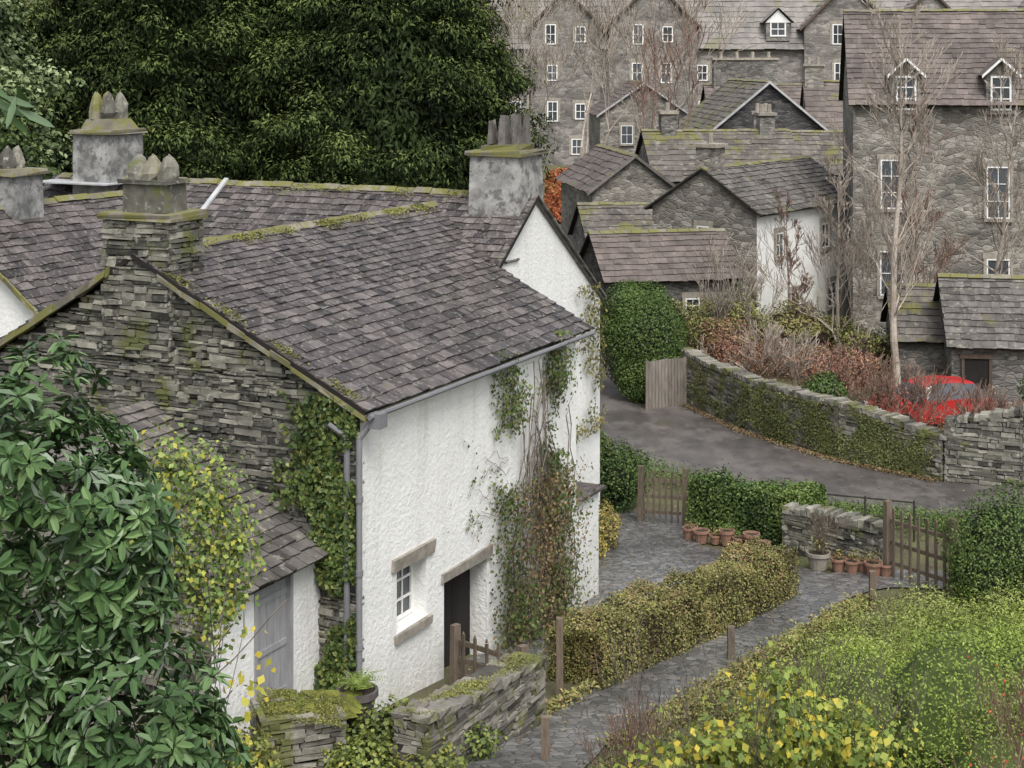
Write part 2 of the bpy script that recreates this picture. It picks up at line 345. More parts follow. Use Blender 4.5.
def stones(mb,O,ux,n,L,Hf,h=.08,l=.3,dep=.1,m=0,zb=0,prot=.045,vary=.5):
    O=V3(O);ux=V3(ux);n=V3(n);z=zb; hm=max(Hf(x*L/20) for x in range(21))
    while z<hm:
        hh=h*random.uniform(1-vary,1+vary); x=-random.uniform(0,l)
        while x<L:
            w=l*random.choice((.35,.6,.8,1.1,1.5,2.0))*random.uniform(.8,1.2); x0=max(0,x);x1=min(L,x+w);x+=w
            if x1-x0<.03: continue
            top=min(Hf(x0+.01),Hf(x1-.01))
            h2=min(hh*random.uniform(.8,1.06),top-z)
            if h2<.02: continue
            pr=random.uniform(0,prot); g=.006
            o=O+ux*(x0+g)+V3((0,0,z+g*.6+.018*math.sin(x0*2.1+z)))-n*dep
            mb.box(o,ux*(x1-x0-2*g),n*(dep+pr),V3((0,0,h2-g)),m,jit=min(.018,h2*.19))
        z+=hh
def freewall(name,p0,p1,h0,h1,w=.45,mat=None,cope=True,l=.32,h=.1,mossy=None,parent=None,zoff=0,follow=True,cl=.12):
    p0=V3(p0+(0,));p1=V3(p1+(0,));d=p1-p0;L=d.length;d=d/L;n=V3((d.y,-d.x,0)); 
    mb=MB(); zb=min(gz(p0.y),gz(p1.y))-.15+zoff
    f=lambda x:(gz((p0+d*x).y)+zoff+h0+(h1-h0)*x/L+.03*math.sin(x*1.7))-zb
    K=max(1,int(L/1.0))
    for k in range(K):
        a=p0+d*(L*k/K);b_=p0+d*(L*(k+1)/K); za=f(L*k/K)+zb-.08;zc=f(L*(k+1)/K)+zb-.08; q=n*(w/2-.06)
        mb.hexa([V3((*(a-q).xy,zb)),V3((*(a+q).xy,zb)),V3((*(b_+q).xy,zb)),V3((*(b_-q).xy,zb)),V3((*(a-q).xy,za)),V3((*(a+q).xy,za)),V3((*(b_+q).xy,zc)),V3((*(b_-q).xy,zc))],1)
    for sg in (1,-1):
        o=p0+n*sg*(w/2-.03)
        stones(mb,V3((o.x,o.y,zb)),d,n*sg,L,f,h=h,l=l,dep=.08)
    for (o,sg) in ((p0,-1),(p1,1)):
        stones(mb,V3((*(o-n*w/2).xy,zb)),n,d*sg,w,lambda x:f(0 if sg<0 else L),h=h,l=l*.7,dep=.06,prot=.02)
    x=0
    while x<L and cope:
        t=random.uniform(.4,1.4)*cl; hh=random.uniform(.6,1.2)*min(.16,cl*1.6+.03); o=p0+d*x-n*(w/2+.01); zt=f(x)+zb-.05
        mb.box(V3((o.x,o.y,zt)),d*(t-.008),n*(w+.02),V3((0,0,hh)),0,jit=.018); x+=t
    return mb.done(name,[mat or m_stone,m_core],parent)
def window(mb,c,ux,n,w,h,cols=2,rows=2,fr=.06,m=(0,1),dep=.05):
    c=V3(c);ux=V3(ux);n=V3(n);z=V3((0,0,1)); o=c-ux*w/2-z*h/2
    mb.box(o+ux*fr+z*fr+n*.004,ux*(w-2*fr),n*.012,z*(h-2*fr),m[1])
    for a,b_ in ((o,z*h),(o+ux*(w-fr),z*h)): mb.box(a,ux*fr,n*dep,b_,m[0])
    for a in (o+ux*fr,o+ux*fr+z*(h-fr)): mb.box(a,ux*(w-2*fr),n*dep,z*fr,m[0])
    for k in range(1,cols): mb.box(o+ux*(w*k/cols-fr*.25)+z*fr,ux*fr*.5,n*dep*.7,z*(h-2*fr),m[0])
    for k in range(1,rows): mb.box(o+z*(h*k/rows-fr*.3)+ux*fr,ux*(w-2*fr),n*dep*.8,z*fr*.6,m[0])
def wallface(mb,O,ux,n,L,H,ops,dep,m=0,mi=None):
    """wall face with real openings (x0,x1,z0,z1) and reveals"""
    O=V3(O);ux=V3(ux);n=V3(n);Z=V3((0,0,1)); X=sorted({0,L,*[o[0] for o in ops],*[o[1] for o in ops]}); Y=sorted({0,H,*[o[2] for o in ops],*[o[3] for o in ops]})
    for i in range(len(X)-1):
        for j in range(len(Y)-1):
            cx=(X[i]+X[i+1])/2;cy=(Y[j]+Y[j+1])/2
            if any(o[0]<cx<o[1] and o[2]<cy<o[3] for o in ops): continue
            mb.face([O+ux*X[i]+Z*Y[j],O+ux*X[i+1]+Z*Y[j],O+ux*X[i+1]+Z*Y[j+1],O+ux*X[i]+Z*Y[j+1]],m)
    for (a,b_,c,d) in ops:
        A=O+ux*a+Z*c;B=O+ux*b_+Z*c;C=O+ux*b_+Z*d;D=O+ux*a+Z*d;k=-n*dep
        for p,q in ((A,B),(B,C),(C,D),(D,A)): mb.face([p,q,q+k,p+k],m)
# ------------------------------------------------------------------ cottage (local frame t along front, s back)
DT=V3((.446,.895,0)).normalized(); DS=V3((-.895,.446,0)).normalized(); A0=V3((-2.28,24,0)); Z=V3((0,0,1))
def Hh(t,s,z): return A0+DT*t+DS*s+Z*z
ZE=4.83; ZR=6.83; WS=4.19
cot=empty('whitewashed_cottage',Hh(4,4,0))
ops=[(1.08,2.02,3.05,4.02),(2.6,4.15,1.55,3.42)]
mb=MB()
wallface(mb,Hh(0,0,-2),DT,-DS,7.9,ZE+2,ops,.34)
mb.face([Hh(7.9,0,-2),Hh(7.9,2.1,-2),Hh(7.9,2.1,ZE+1),Hh(7.9,0,ZE)])
mb.face([Hh(0,8.4,-2),Hh(9,8.4,-2),Hh(9,8.4,ZE-.3),Hh(0,8.4,ZE-.3)])
T0,T1,TM=6.5,13.7,10.1; ZM=7.08; ZME=4.5
mb.face([Hh(T0,2,-3),Hh(T1,2,-3),Hh(T1,2,ZME),Hh(TM,2,ZM-.03),Hh(T0,2,ZME)])
mb.face([Hh(T1,2,-3),Hh(T1,15,-3),Hh(T1,15,ZME),Hh(T1,2,ZME)]); mb.face([Hh(T0,2,-3),Hh(T0,2,ZME),Hh(T0,15,ZME),Hh(T0,15,-3)])
mb.face([Hh(T0,15,-3),Hh(T0,15,ZME),Hh(TM,15,ZM),Hh(T1,15,ZME),Hh(T1,15,-3)])
mb.box(Hh(7.95,0.02,-2),DT*1.1,DS*2,Z*3.4)
mb.face([Hh(3.2,8.6,-2),Hh(3.2,8.6,4.7),Hh(3.2,11.6,6.9),Hh(3.2,14.6,4.7),Hh(3.2,14.6,-2)])
mb.face([Hh(3.2,14.6,-2),Hh(3.2,14.6,4.7),Hh(10,14.6,4.7),Hh(10,14.6,-2)])
LZ=2.62
wallface(mb,Hh(-2.7,.7,-2),DT,-DS,2.7,LZ+2,[(1.05,1.9,2.42,4.48)],.1)
mb.done('walls',[m_white],cot)
mb=MB()
mb.box(Hh(7.9,-.1,1.4),DT*1.25,DS*2.0,Z*.06,1)
mb.box(Hh(.92,-.06,2.03),DT*1.3,DS*.3,Z*.2,0,jit=.02)
mb.box(Hh(1.0,-.07,.92),DT*1.1,DS*.36,Z*.11,0,jit=.015)
mb.box(Hh(2.5,-.05,1.42),DT*1.75,DS*.3,Z*.16,0,jit=.02)
mb.box(Hh(2.6,-.1,-.62),DT*1.5,DS*.6,Z*.17,1,jit=.01)
mb.done('lintels_and_sills',[m_lintel,m_slate],cot)
def gab(x):
    return (ZE+(ZR-ZE)*x/WS if x<WS else ZR-(ZR-4.45)*(x-WS)/WS)-.06+1.5
mb=MB(); stones(mb,Hh(0,0,-1.5),DS,-DT,8.4,gab,h=.064,l=.24,dep=.12,prot=.09,vary=.65)
mb.face([Hh(.06,0,-1.5),Hh(.06,8.4,-1.5),Hh(.06,8.4,4.4),Hh(.06,WS,ZR-.1),Hh(.06,0,ZE-.1)],1)
mb.done('stone_gable',[m_stone,m_core],cot)
mb=MB(); stones(mb,Hh(-2.7,.7,-1),DS,-DT,3.4,lambda x:1+LZ+x*.56-.1,h=.08,l=.27)
mb.done('outhouse_end_wall',[m_stone,m_core],cot)
mb=MB()
def wr(s):
    return ZR-(ZR-ZE)*(WS-s)/WS+.06
slates(mb,Hh(-.18,-.22,wr(-.22)),Hh(8.15,-.22,wr(-.22)),Hh(8.4,2,wr(2)),Hh(-.18,2,wr(2)),course=.215,width=.23)
slates(mb,Hh(-.18,2,wr(2)),Hh(9.4,2,wr(2)),Hh(9.9,WS,wr(WS)),Hh(-.18,WS,wr(WS)),course=.175,width=.2)
slates(mb,Hh(-.12,8.6,4.4),Hh(9,8.6,4.4),Hh(9.9,WS,ZR+.06),Hh(-.12,WS,ZR+.06),course=.22,width=.25)
sl=(ZM-ZME)/(TM-T0)
slates(mb,Hh(T0-.2,1.85,ZME-.2*sl+.06),Hh(T0-.2,15.2,ZME-.2*sl+.06),Hh(TM,15.2,ZM+.06),Hh(TM,1.85,ZM+.06),course=.2,width=.23)
slates(mb,Hh(T1+.12,1.93,ZME-.12*sl+.06),Hh(T1+.12,15.2,ZME-.12*sl+.06),Hh(TM,15.2,ZM+.06),Hh(TM,1.93,ZM+.06),course=.3,width=.35,under=2)
slates(mb,Hh(3.05,8.5,4.65),Hh(9.6,8.5,4.65),Hh(10,11.6,6.95),Hh(3.05,11.6,6.95),course=.2,width=.23)
slates(mb,Hh(3.05,14.8,4.6),Hh(9.6,14.8,4.6),Hh(10,11.6,6.95),Hh(3.05,11.6,6.95),course=.3,width=.35)
slates(mb,Hh(-2.85,.5,LZ-.06),Hh(-.02,.5,LZ-.06),Hh(-.02,4.0,LZ+1.9),Hh(-2.85,4.0,LZ+1.9),course=.2,width=.2,th=.024,m=2)
mb.done('slate_roofs',[m_slate,m_dark,m_slate2],cot)
mb=MB(); ridge(mb,Hh(.5,WS,ZR+.06),Hh(9.9,WS,ZR+.06)); ridge(mb,Hh(TM,3,ZM+.06),Hh(TM,15,ZM+.06)); ridge(mb,Hh(3.1,11.6,6.97),Hh(9.9,11.6,6.97))
mb.done('ridge_stones',[m_ridge],cot)
f_mossl=LEAF('moss_leaf',[(.09,.105,.025),(.17,.18,.045),(.26,.25,.07)])
P=[]
for _ in range(10000):
    r=random.random()
    if r<.5:
        t=random.uniform(.5,9.8); s=WS-abs(random.gauss(0,.13)); q=Hh(t,s,wr(s)+.05)
        if math.sin(t*5)+math.sin(t*2.3+1)+random.gauss(0,.5)<0: continue
    elif r<.8:
        s=random.uniform(3,13); t=TM-abs(random.gauss(0,.15)); q=Hh(t,s,ZM-(TM-t)*sl+.11)
        if math.sin(s*4)+math.sin(s*1.7+1)+random.gauss(0,.5)<.1: continue
    else:
        t=random.uniform(-.18,.08); s=random.uniform(-.1,3.6); q=Hh(t,s,wr(s)+.04)
        if math.sin(s*6)+random.gauss(0,.6)<.3: continue
    P.append(tuple(q))
P=np.array(P); leaves('roof_moss',P,P*0+np.array([0,0,1]),.04,f_mossl,None,.7,parent=cot)
mb=MB()
def bar(p,q,w,h,mi,ln=(.3,.6)):
    p=V3(p);q=V3(q);d=q-p;L=d.length;d/=L;x=0
    while x<L:
        l=min(random.uniform(*ln),L-x); mb.box(p+d*x+Z*random.uniform(-.015,.015),d*(l-.01),DT*w,Z*h*random.uniform(.75,1.1),mi,jit=.014); x+=l
bar(Hh(-.19,-.2,wr(-.22)-.15),Hh(-.19,WS-.5,wr(WS-.5)-.15),.12,.10,1)
bar(Hh(-.2,8.6,4.22),Hh(-.2,WS+.5,ZR-.33),.14,.14,1)
bar(Hh(3.0,8.4,4.5),Hh(3.0,11.6,6.8),.1,.12,1)
for k in range(8):
    a=k/8*.62;b_=(k+1)/8*.62
    pa=Hh(TM-a*(TM-T0),9.9,ZM-a*(ZM-ZME)+.1);pb=Hh(TM-b_*(TM-T0),9.9,ZM-b_*(ZM-ZME)+.1)
    mb.box(pa,pb-pa,DS*.12,Z*.06,2)
mb.box(Hh(TM-.15,12.7,ZM-.05),DS*2.3,-DT*.9,Z*.03,2)
for sg in (-1,1):
    for k in range(14):
        a=k/14;b_=(k+.97)/14; pa=Hh(TM+sg*a*3.7,1.86,ZM-a*3.7*sl+.04); pb=Hh(TM+sg*b_*3.7,1.86,ZM-b_*3.7*sl+.04)
        mb.box(pa,pb-pa,DS*.12,Z*.04,3,jit=.01)
mb.done('verges_and_flashing',[m_woodg,m_ridge,m_lead,m_slate2],cot)
# gutter & pipes
mb=MB(); mb.cyl(Hh(-.2,-.29,ZE-.13),Hh(8.1,-.29,ZE-.13),.042,m=0)
for (t,s) in ((-.13,.15),(-.12,-.06)):
    mb.cyl(Hh(t,s,.3),Hh(t,s,4.35),.048,n=10); 
    for z in (1.2,2.3,3.4): mb.cyl(Hh(t,s,z),Hh(t,s,z+.09),.062,n=10)
mb.cyl(Hh(-.12,-.06,4.35),Hh(-.02,-.3,4.7),.048); mb.cyl(Hh(-.13,.15,4.35),Hh(-.25,.4,4.55),.04)
mb.box(Hh(-.12,-.42,4.52),DT*.22,DS*.2,Z*.22,0)
mb.done('gutter_and_downpipes',[m_pipe],cot)
mb=MB(); window(mb,Hh(1.55,.3,1.54),DT,-DS,.94,.95,3,3,.06,dep=.05); mb.face([Hh(1.0,.36,1),Hh(2.1,.36,1),Hh(2.1,.36,2.1),Hh(1.0,.36,2.1)],2)
mb.face([Hh(2.5,.345,-.5),Hh(4.2,.345,-.5),Hh(4.2,.345,1.45),Hh(2.5,.345,1.45)],2)
for k in range(5): mb.box(Hh(2.62+k*.2,.3,-.42),DT*.19,DS*.035,Z*1.8,2)
mb.done('window_and_front_door',[m_paint,m_glass,m_dark,m_wood],cot)
mb=MB()
for k in range(5): mb.box(Hh(-1.64+k*.168,.77,.44),DT*.16,DS*.03,Z*2.02,0)
for z in (.7,1.4,2.15): mb.box(Hh(-1.62,.75,z),DT*.8,DS*.02,Z*.09,0)
mb.box(Hh(-1.72,.68,.42),DT*.07,DS*.1,Z*2.1,0); mb.box(Hh(-.83,.68,.42),DT*.07,DS*.1,Z*2.1,0)
mb.done('outhouse_door',[m_woodg],cot)
# chimneys
def chim(t,s,wt,ws,z0,z1,style,cap=.1):
    mb=MB()
    if style=='stone':
        mb.box(Hh(t+.06,s+.06,z0),DT*(wt-.12),DS*(ws-.12),Z*(z1-z0-.02),1)
        for (o,ux,n_,L) in ((Hh(t,s,z0),DS,-DT,ws),(Hh(t,s,z0),DT,-DS,wt),(Hh(t+wt,s+ws,z0),-DS,DT,ws)):
            stones(mb,o,ux,n_,L,lambda x:z1-z0,h=.08,l=.28,dep=.08,m=0,prot=.06)
    else:
        mb.box(Hh(t,s,z0),DT*wt,DS*ws,Z*(z1-z0),3,jit=.02,top=.97)
    for k in range(2):
        e=.07-.02*k; mb.box(Hh(t-e,s-e,z1+k*cap*.6+.001),DT*(wt+2*e),DS*(ws+2*e),Z*cap*.58,2,jit=.02)
    return mb
def rock(mb,c,r,h,m):
    n=7; pr=[(r*.9,0),(r*1.05,h*.25),(r*.85,h*.55),(r*.5,h*.85),(r*.08,h)]; i=len(mb.V); rr=random.random()
    for (q,z) in pr:
        for k in range(n):
            a=6.283*k/n; j=random.uniform(.8,1.2); mb.V.append((c.x+math.cos(a)*q*j,c.y+math.sin(a)*q*j,c.z+z+random.uniform(-.02,.02)))
    for j in range(len(pr)-1):
        for k in range(n): mb.F.append((i+j*n+k,i+j*n+(k+1)%n,i+(j+1)*n+(k+1)%n,i+(j+1)*n+k)); mb.M.append(m); mb.R.append(rr)
mt=[m_stone,m_core,m_ridge,m_rough,m_slate2]
mb=chim(-.1,3.5,.85,1.35,5.2,7.42,'stone'); z=7.54
mb.box(Hh(.02,3.72,z),DT*.6,DS*.85,Z*.45,0,jit=.03,top=.93); mb.box(Hh(-.02,3.68,z+.45),DT*.68,DS*.93,Z*.06,0,jit=.02)
for k in range(3): rock(mb,Hh(.3,3.84+k*.3,z+.5),.18,.42,2 if k==1 else 0)
mb.done('chimney_stack',mt,cot)
mb=chim(TM-.6,2.02,1.2,1.2,6.4,7.97,'r',.1); z=8.08
mb.box(Hh(TM-.45,2.15,z),DT*.9,DS*.85,Z*.12,2,jit=.03)
for k in range(3):
    for q in range(2): mb.box(Hh(TM-.42+q*.45,2.16+k*.29,z+.12),DT*.28,DS*.13,Z*random.uniform(.5,.72),4,jit=.025,top=.6)
mb.done('chimney_stack',mt,cot)
mb=chim(TM-.6,12.9,1.2,1.2,5.6,8.2,'r',.1); z=8.32
mb.box(Hh(TM-.5,13.0,z),DT*1,DS*1,Z*.26,2,jit=.04,top=.75)
for k in range(2):
    for q in range(2): rock(mb,Hh(TM-.2+q*.4,13.3+k*.4,z+.24),.2,.66,2 if k else 0)
mb.done('chimney_stack',mt,cot)
mb=chim(4.5,11.2,.9,.9,5.6,7.6,'r',.1)
for k in range(2): rock(mb,Hh(4.8+k*.3,11.65,7.7),.17,.5,0)
mb.done('chimney_stack',mt,cot)
# ------------------------------------------------------------------ foliage materials
f_rhodo=LEAF('rhododendron_leaf',[(.015,.033,.01),(.038,.08,.024),(.065,.125,.042),(.105,.175,.062),(.17,.25,.11)],rough=.38,spec=.5,big=.15)
f_yew=LEAF('yew_foliage',[(.011,.018,.006),(.029,.045,.013),(.060,.086,.025),(.102,.134,.038),(.16,.19,.062)],rough=.8,spec=.15,big=.35,bigs=.3)
f_ivy=LEAF('ivy_leaf',[(.025,.045,.012),(.055,.09,.025),(.09,.13,.035),(.19,.20,.055)],rough=.45)
f_climb=LEAF('climber_leaf',[(.04,.07,.02),(.08,.125,.03),(.13,.165,.045),(.14,.10,.05)],rough=.5)
f_hedge=LEAF('autumn_hedge_leaf',[(.08,.055,.028),(.10,.11,.03),(.17,.18,.05),(.25,.245,.08),(.30,.25,.10),(.22,.14,.07)],big=.25)
f_green=LEAF('green_hedge_leaf',[(.02,.04,.01),(.055,.095,.022),(.10,.155,.035),(.17,.23,.06)],big=.25)
f_lime=LEAF('lime_shrub_leaf',[(.09,.13,.025),(.18,.25,.045),(.29,.37,.07),(.40,.47,.12)],big=.2,trans=.12)
f_yel=LEAF('yellow_leaf',[(.11,.16,.035),(.18,.25,.05),(.28,.33,.065),(.42,.40,.06),(.56,.44,.06)],trans=.2,big=.15)
f_dry=LEAF('dry_brown_leaf',[(.10,.06,.03),(.17,.11,.06),(.23,.17,.09),(.18,.17,.07)])
f_red=LEAF('russet_leaf',[(.20,.10,.07),(.33,.17,.11),(.42,.23,.15),(.28,.18,.12)])
f_beech=LEAF('beech_hedge_leaf',[(.30,.09,.04),(.50,.16,.07),(.22,.17,.05)])
f_pale=LEAF('pale_green_leaf',[(.04,.06,.025),(.11,.15,.06),(.19,.25,.11),(.30,.35,.19)],big=.35)
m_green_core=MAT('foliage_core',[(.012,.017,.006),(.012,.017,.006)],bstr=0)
m_brown_core=MAT('dark_brown_core',[(.05,.038,.024),(.05,.038,.024)],bstr=0)  # dark fill colour for solid hedge and shrub cores, standing in for shade
# ------------------------------------------------------------------ rhododendron (near)
rh=empty('rhododendron_bush',(-2.6,9.4,4.6))
rb=[(-2.95,9.6,7.25,.75,.8,.95),(-2.35,9.3,7.05,.42,.5,.75),(-3.3,9.3,6.2,.8,.8,.8),(-2.25,9.1,6.1,.55,.6,.62),(-1.86,9.1,6.0,.30,.5,.46),(-2.0,9.0,5.4,.58,.6,.6),(-3.7,9.6,7.2,.6,.8,.9),(-2.7,9.2,5.2,.9,.7,.8)]
P,Nn,t,k=blob_pts(rb,2500,.2,.8,lump=.14)
VV=[];RR=[]
for p,n_,tt,kk in zip(P,Nn,t,k):
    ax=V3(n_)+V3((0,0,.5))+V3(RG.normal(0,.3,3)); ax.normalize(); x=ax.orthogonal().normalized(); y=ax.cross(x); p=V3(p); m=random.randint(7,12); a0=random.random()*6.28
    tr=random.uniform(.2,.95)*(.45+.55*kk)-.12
    for j in range(m):
        a=a0+6.283*j/m+random.uniform(-.3,.3); rd=x*math.cos(a)+y*math.sin(a); el=random.uniform(-.55,.5); d=(rd+ax*el).normalized(); L=random.uniform(.08,.15); sd=d.cross(ax).normalized()*L*.15; up_=ax*.012
        q0=p+d*.015; q1=p+d*L*.42+up_; q2=p+d*L*.8-ax*L*.04; q3=p+d*L-ax*L*.14
        r=tr+random.uniform(-.12,.2)
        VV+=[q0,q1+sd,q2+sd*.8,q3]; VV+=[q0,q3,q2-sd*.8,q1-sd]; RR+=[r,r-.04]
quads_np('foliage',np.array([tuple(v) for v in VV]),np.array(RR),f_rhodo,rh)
mb=MB(); rng=random.Random(3)
for (x,y) in ((-2.9,9.6),(-2.5,9.4),(-2.7,9.5),(-3.4,9.5)):
    for q in range(3): branch(mb,(x,y,4.2),(rng.uniform(-.3,.25),rng.uniform(-.2,.2),1),1.2,.04,2,rng,3,.5,.1)
mb.done('branches',m_bark,rh)
VV=[];RR=[]
o=V3((-1.60,5.0,9.93))
for j in range(12):
    a=j*.6; d=V3((math.cos(a)*.9+.35,math.sin(a)*.5,-.35-random.random()*.5)).normalized(); L=random.uniform(.10,.16); sd=d.cross(V3((0,-1,.4))).normalized()*L*.10
    o2=o+V3((-.1+.05*(j%4),0,-.04*(j%3)))
    VV+=[o2,o2+d*L*.4+sd,o2+d*L*.8+sd*.7,o2+d*L]; VV+=[o2,o2+d*L,o2+d*L*.8-sd*.7,o2+d*L*.4-sd]; c_=random.uniform(.25,.6); RR+=[c_,c_-.1]
sp=empty('overhanging_branch',(-3,5,9.9)); quads_np('foliage',np.array([tuple(v) for v in VV]),np.array(RR),f_rhodo,sp)
mb=MB(); mb.cyl((-3.6,5.2,10.2),(-2.4,5.05,10.1),.02,.012,6); mb.cyl((-2.4,5.05,10.1),(-1.60,5,9.93),.012,.004,6); mb.cyl((-3.6,5.2,6),(-3.6,5.2,10.2),.04,.02,6); mb.done('stem',m_bark,sp)
# yellow-leaved shrub in front of gable
f_ygr=LEAF('yellow_green_leaf',[(.09,.15,.04),(.15,.22,.06),(.22,.29,.09),(.33,.37,.08),(.46,.42,.065)],trans=.15,big=.15)
yt=empty('yellowing_shrub',(-3.1,15,2.3))
mb=MB(); rng=random.Random(11)
for q in range(7): branch(mb,(-3.1+rng.uniform(-.3,.2),15+rng.uniform(-.3,.3),2.2),(rng.uniform(-.12,.08),rng.uniform(-.1,.1),1),1.8,.014,2,rng,2,.3,.35,minr=.0025)
mb.done('stems',m_bark,yt)
yb=[(-3.2,15,6.15,.4,.5,.5),(-2.85,15,5.85,.42,.5,.6),(-3.45,15,5.5,.35,.5,.5),(-2.6,15,5.4,.26,.4,.5),(-2.75,15,4.9,.35,.4,.4),(-3.0,15,5.2,.5,.4,.6)]
P,Nn,t,k=blob_pts(yb,4600,.5,.2,lump=.3); leaves('foliage',P,Nn+np.array([0,-.3,.5]),.062,f_ygr,RG.random(len(P))**1.4,.7,parent=yt)
yt=empty('yellowing_shrub',(-2.9,19,1))
mb=MB(); rng=random.Random(12)
for q in range(3): branch(mb,(-3.15+rng.uniform(-.1,.1),19,.8),(rng.uniform(-.1,.08),rng.uniform(-.1,.1),1),1.0,.008,1,rng,2,.35,.25,minr=.003)
mb.done('stems',m_bark,yt)
P,Nn,t,k=blob_pts([(-3.1,19,2.6,.3,.4,.9),(-3.0,19,1.6,.3,.4,.5)],50,.5,.1); leaves('foliage',P,Nn+np.array([0,-.5,.5]),.11,f_yel,.6+.4*RG.random(len(P)),.75,parent=yt)
# ------------------------------------------------------------------ ivy on walls
def ivy(name,fn,n,size,mat,mask=None,parent=None,aspect=.8):
    P=[];N=[]
    for _ in range(n):
        r=fn()
        if r is None: continue
        P.append(r[0]);N.append(r[1])
    return leaves(name,np.array(P),np.array(N),size,mat,None,aspect,parent=parent,jn=.4,fold=.1)
def vn(a,b,s=0): return math.sin(a*2.3+s)+math.sin(b*2.9+1.3*s)+math.sin((a+b)*1.7+s*2)+.6*math.sin(a*6.1-b*5.3)
def f1():
    s=abs(random.gauss(0,.7)); z=random.uniform(.4,ZE+.1)
    lim=.35+1.25*max(0,min(1,(z-1.6)/1.5))*(1 if z<4.2 else .9)+.2*vn(s,z)
    if s>lim or s>2.0: return None
    if z>ZE+s*.47-.05: return None
    if vn(s*2,z*2,5)<-1.1: return None
    return tuple(Hh(-.06-random.random()*.14,s-.03,z)),tuple(-DT)
ivy('ivy',f1,10500,.085,f_ivy)
cl=empty('climbing_plant',Hh(5.8,-.2,-.6))
def f2():
    z=random.uniform(-.5,4.9); t=random.gauss(5.0,.45) if random.random()<.5 else random.gauss(6.75,.35)
    if t<4.1 or t>7.85: return None
    if vn(t*1.3,z*1.1,1)<(.2 if z>2.6 else -.6): return None
    if abs(t-5.9)<.35 and z>3: return None
    if t<5.9 and 2.9<z<3.3: return None
    return tuple(Hh(t,-.03-abs(random.gauss(0,.14 if z>2 else .27)),z)),tuple(-DS)
ivy('foliage',f2,12000,.07,f_climb,parent=cl)
def f2b():
    t=random.gauss(3.9,.5); z=random.gauss(2.5,.45)
    if vn(t*3,z*3,2)<.9: return None
    return tuple(Hh(t,-.04,z)),tuple(-DS)
ivy('sparse_foliage',f2b,500,.06,f_climb,parent=cl)
def f2c():
    z=random.uniform(-.5,2.4); t=random.gauss(6.0,.7)
    return tuple(Hh(t,-.1-abs(random.gauss(0,.25)),z)),tuple(-DS)
ivy('dry_foliage',f2c,3800,.06,f_dry,parent=cl)
mb=MB(); rng=random.Random(5)
for q in range(34):
    t=rng.uniform(4.6,7.6); z=gz(30)+.3; p=Hh(t,-.12,z); g=rng.uniform(2.2,5.0)
    for k in range(9):
        t2=t+rng.uniform(-.14,.14)+(.05 if t<6 else -.04); q2=Hh(t2,-.06-rng.random()*.14,z+g/9); mb.cyl(p,q2,.014,.012,4,cap=False); 
        if rng.random()<.6:
            e=q2+DT*rng.uniform(-.5,.5)+Z*rng.uniform(-.1,.4)-DS*rng.uniform(0,.1); mb.cyl(q2,e,.006,.003,3,cap=False)
        p=q2;t=t2;z+=g/9
for q in range(10):
    p=Hh(rng.uniform(4.5,5),-.04,rng.uniform(1.8,3)); 
    for k in range(6):
        q2=p-DT*rng.uniform(.08,.22)+Z*rng.uniform(-.12,.16); mb.cyl(p,q2,.006,.004,3,cap=False); p=q2
mb.done('stems',m_bark,cl)
def f3():
    t=random.uniform(8.3,13.6); z=random.uniform(1.5,4.9)
    if vn(t*1.2,z,3)<-.3: return None
    return tuple(Hh(t,1.95-random.random()*.2,z)),tuple(-DS)
ivy('climbing_plant',f3,6500,.08,LEAF('vine_autumn_leaf',[(.08,.07,.03),(.15,.15,.04),(.22,.19,.07),(.10,.13,.035)]))
# ------------------------------------------------------------------ front garden near cottage
fw=[Hh(-2.6,-2.38,0),Hh(.95,-2.38,0)]
freewall('dry_stone_wall',(fw[0].x,fw[0].y),(fw[1].x,fw[1].y),.75,.98,w=.5,mat=m_stonem,cope=False,h=.075,l=.24)
mb=MB()
for k in range(12):
    for j in range(2):
        t_=-2.6+k*.3+random.uniform(-.03,.03); a=Hh(t_,-2.66+j*.28,gz((Hh(t_,-2.4,0)).y)+.72+.23*k/12); mb.box(a,DT*random.uniform(.22,.3),DS*.27,Z*random.uniform(.05,.1),0,jit=.025)
mb.done('wall_coping_stones',[m_stonem])
P=np.stack([RG.random(6000)*3.4-2.6,RG.normal(0,.13,6000)-2.4,np.zeros(6000)],1)
Q=np.array([tuple(Hh(a_,b_,0)) for a_,b_,_ in P]); Q[:,2]=np.interp(Q[:,1],KY,KZ)+.83+.23*(P[:,0]+2.6)/3.4+RG.normal(0,.012,6000)
msk=np.sin(P[:,0]*4)+np.sin(P[:,1]*9+P[:,0]*2)+RG.normal(0,.4,6000)>-.1
leaves('wall_top_moss',Q[msk],Q[msk]*0+np.array([0,0,1]),.03,f_mossl,None,.6)
ms=freewall('dry_stone_wall',(-3.35,20.9),(-2.3,21.3),.85,.75,w=.7,mat=m_stonem,cope=False,h=.08,l=.26)
mb=MB()
for k in range(40): 
    x=-3.35+1.1*random.random();y=20.75+.6*random.random()+.3*(x+3.35); mb.box((x,y,1.42-.12*(x+3.35)),(.3,.1,0),(-.1,.3,0),(0,0,random.uniform(.05,.1)),0,jit=.03,top=.5)
mb.done('moss_cushion',m_moss)
P=np.stack([RG.uniform(-3.4,-2.2,5000),RG.uniform(20.7,21.6,5000),np.zeros(5000)],1); P[:,2]=1.52-.12*(P[:,0]+3.35)+RG.normal(0,.015,5000)
leaves('moss_tufts',P,P*0+np.array([0,0,1]),.03,f_mossl,None,.6)
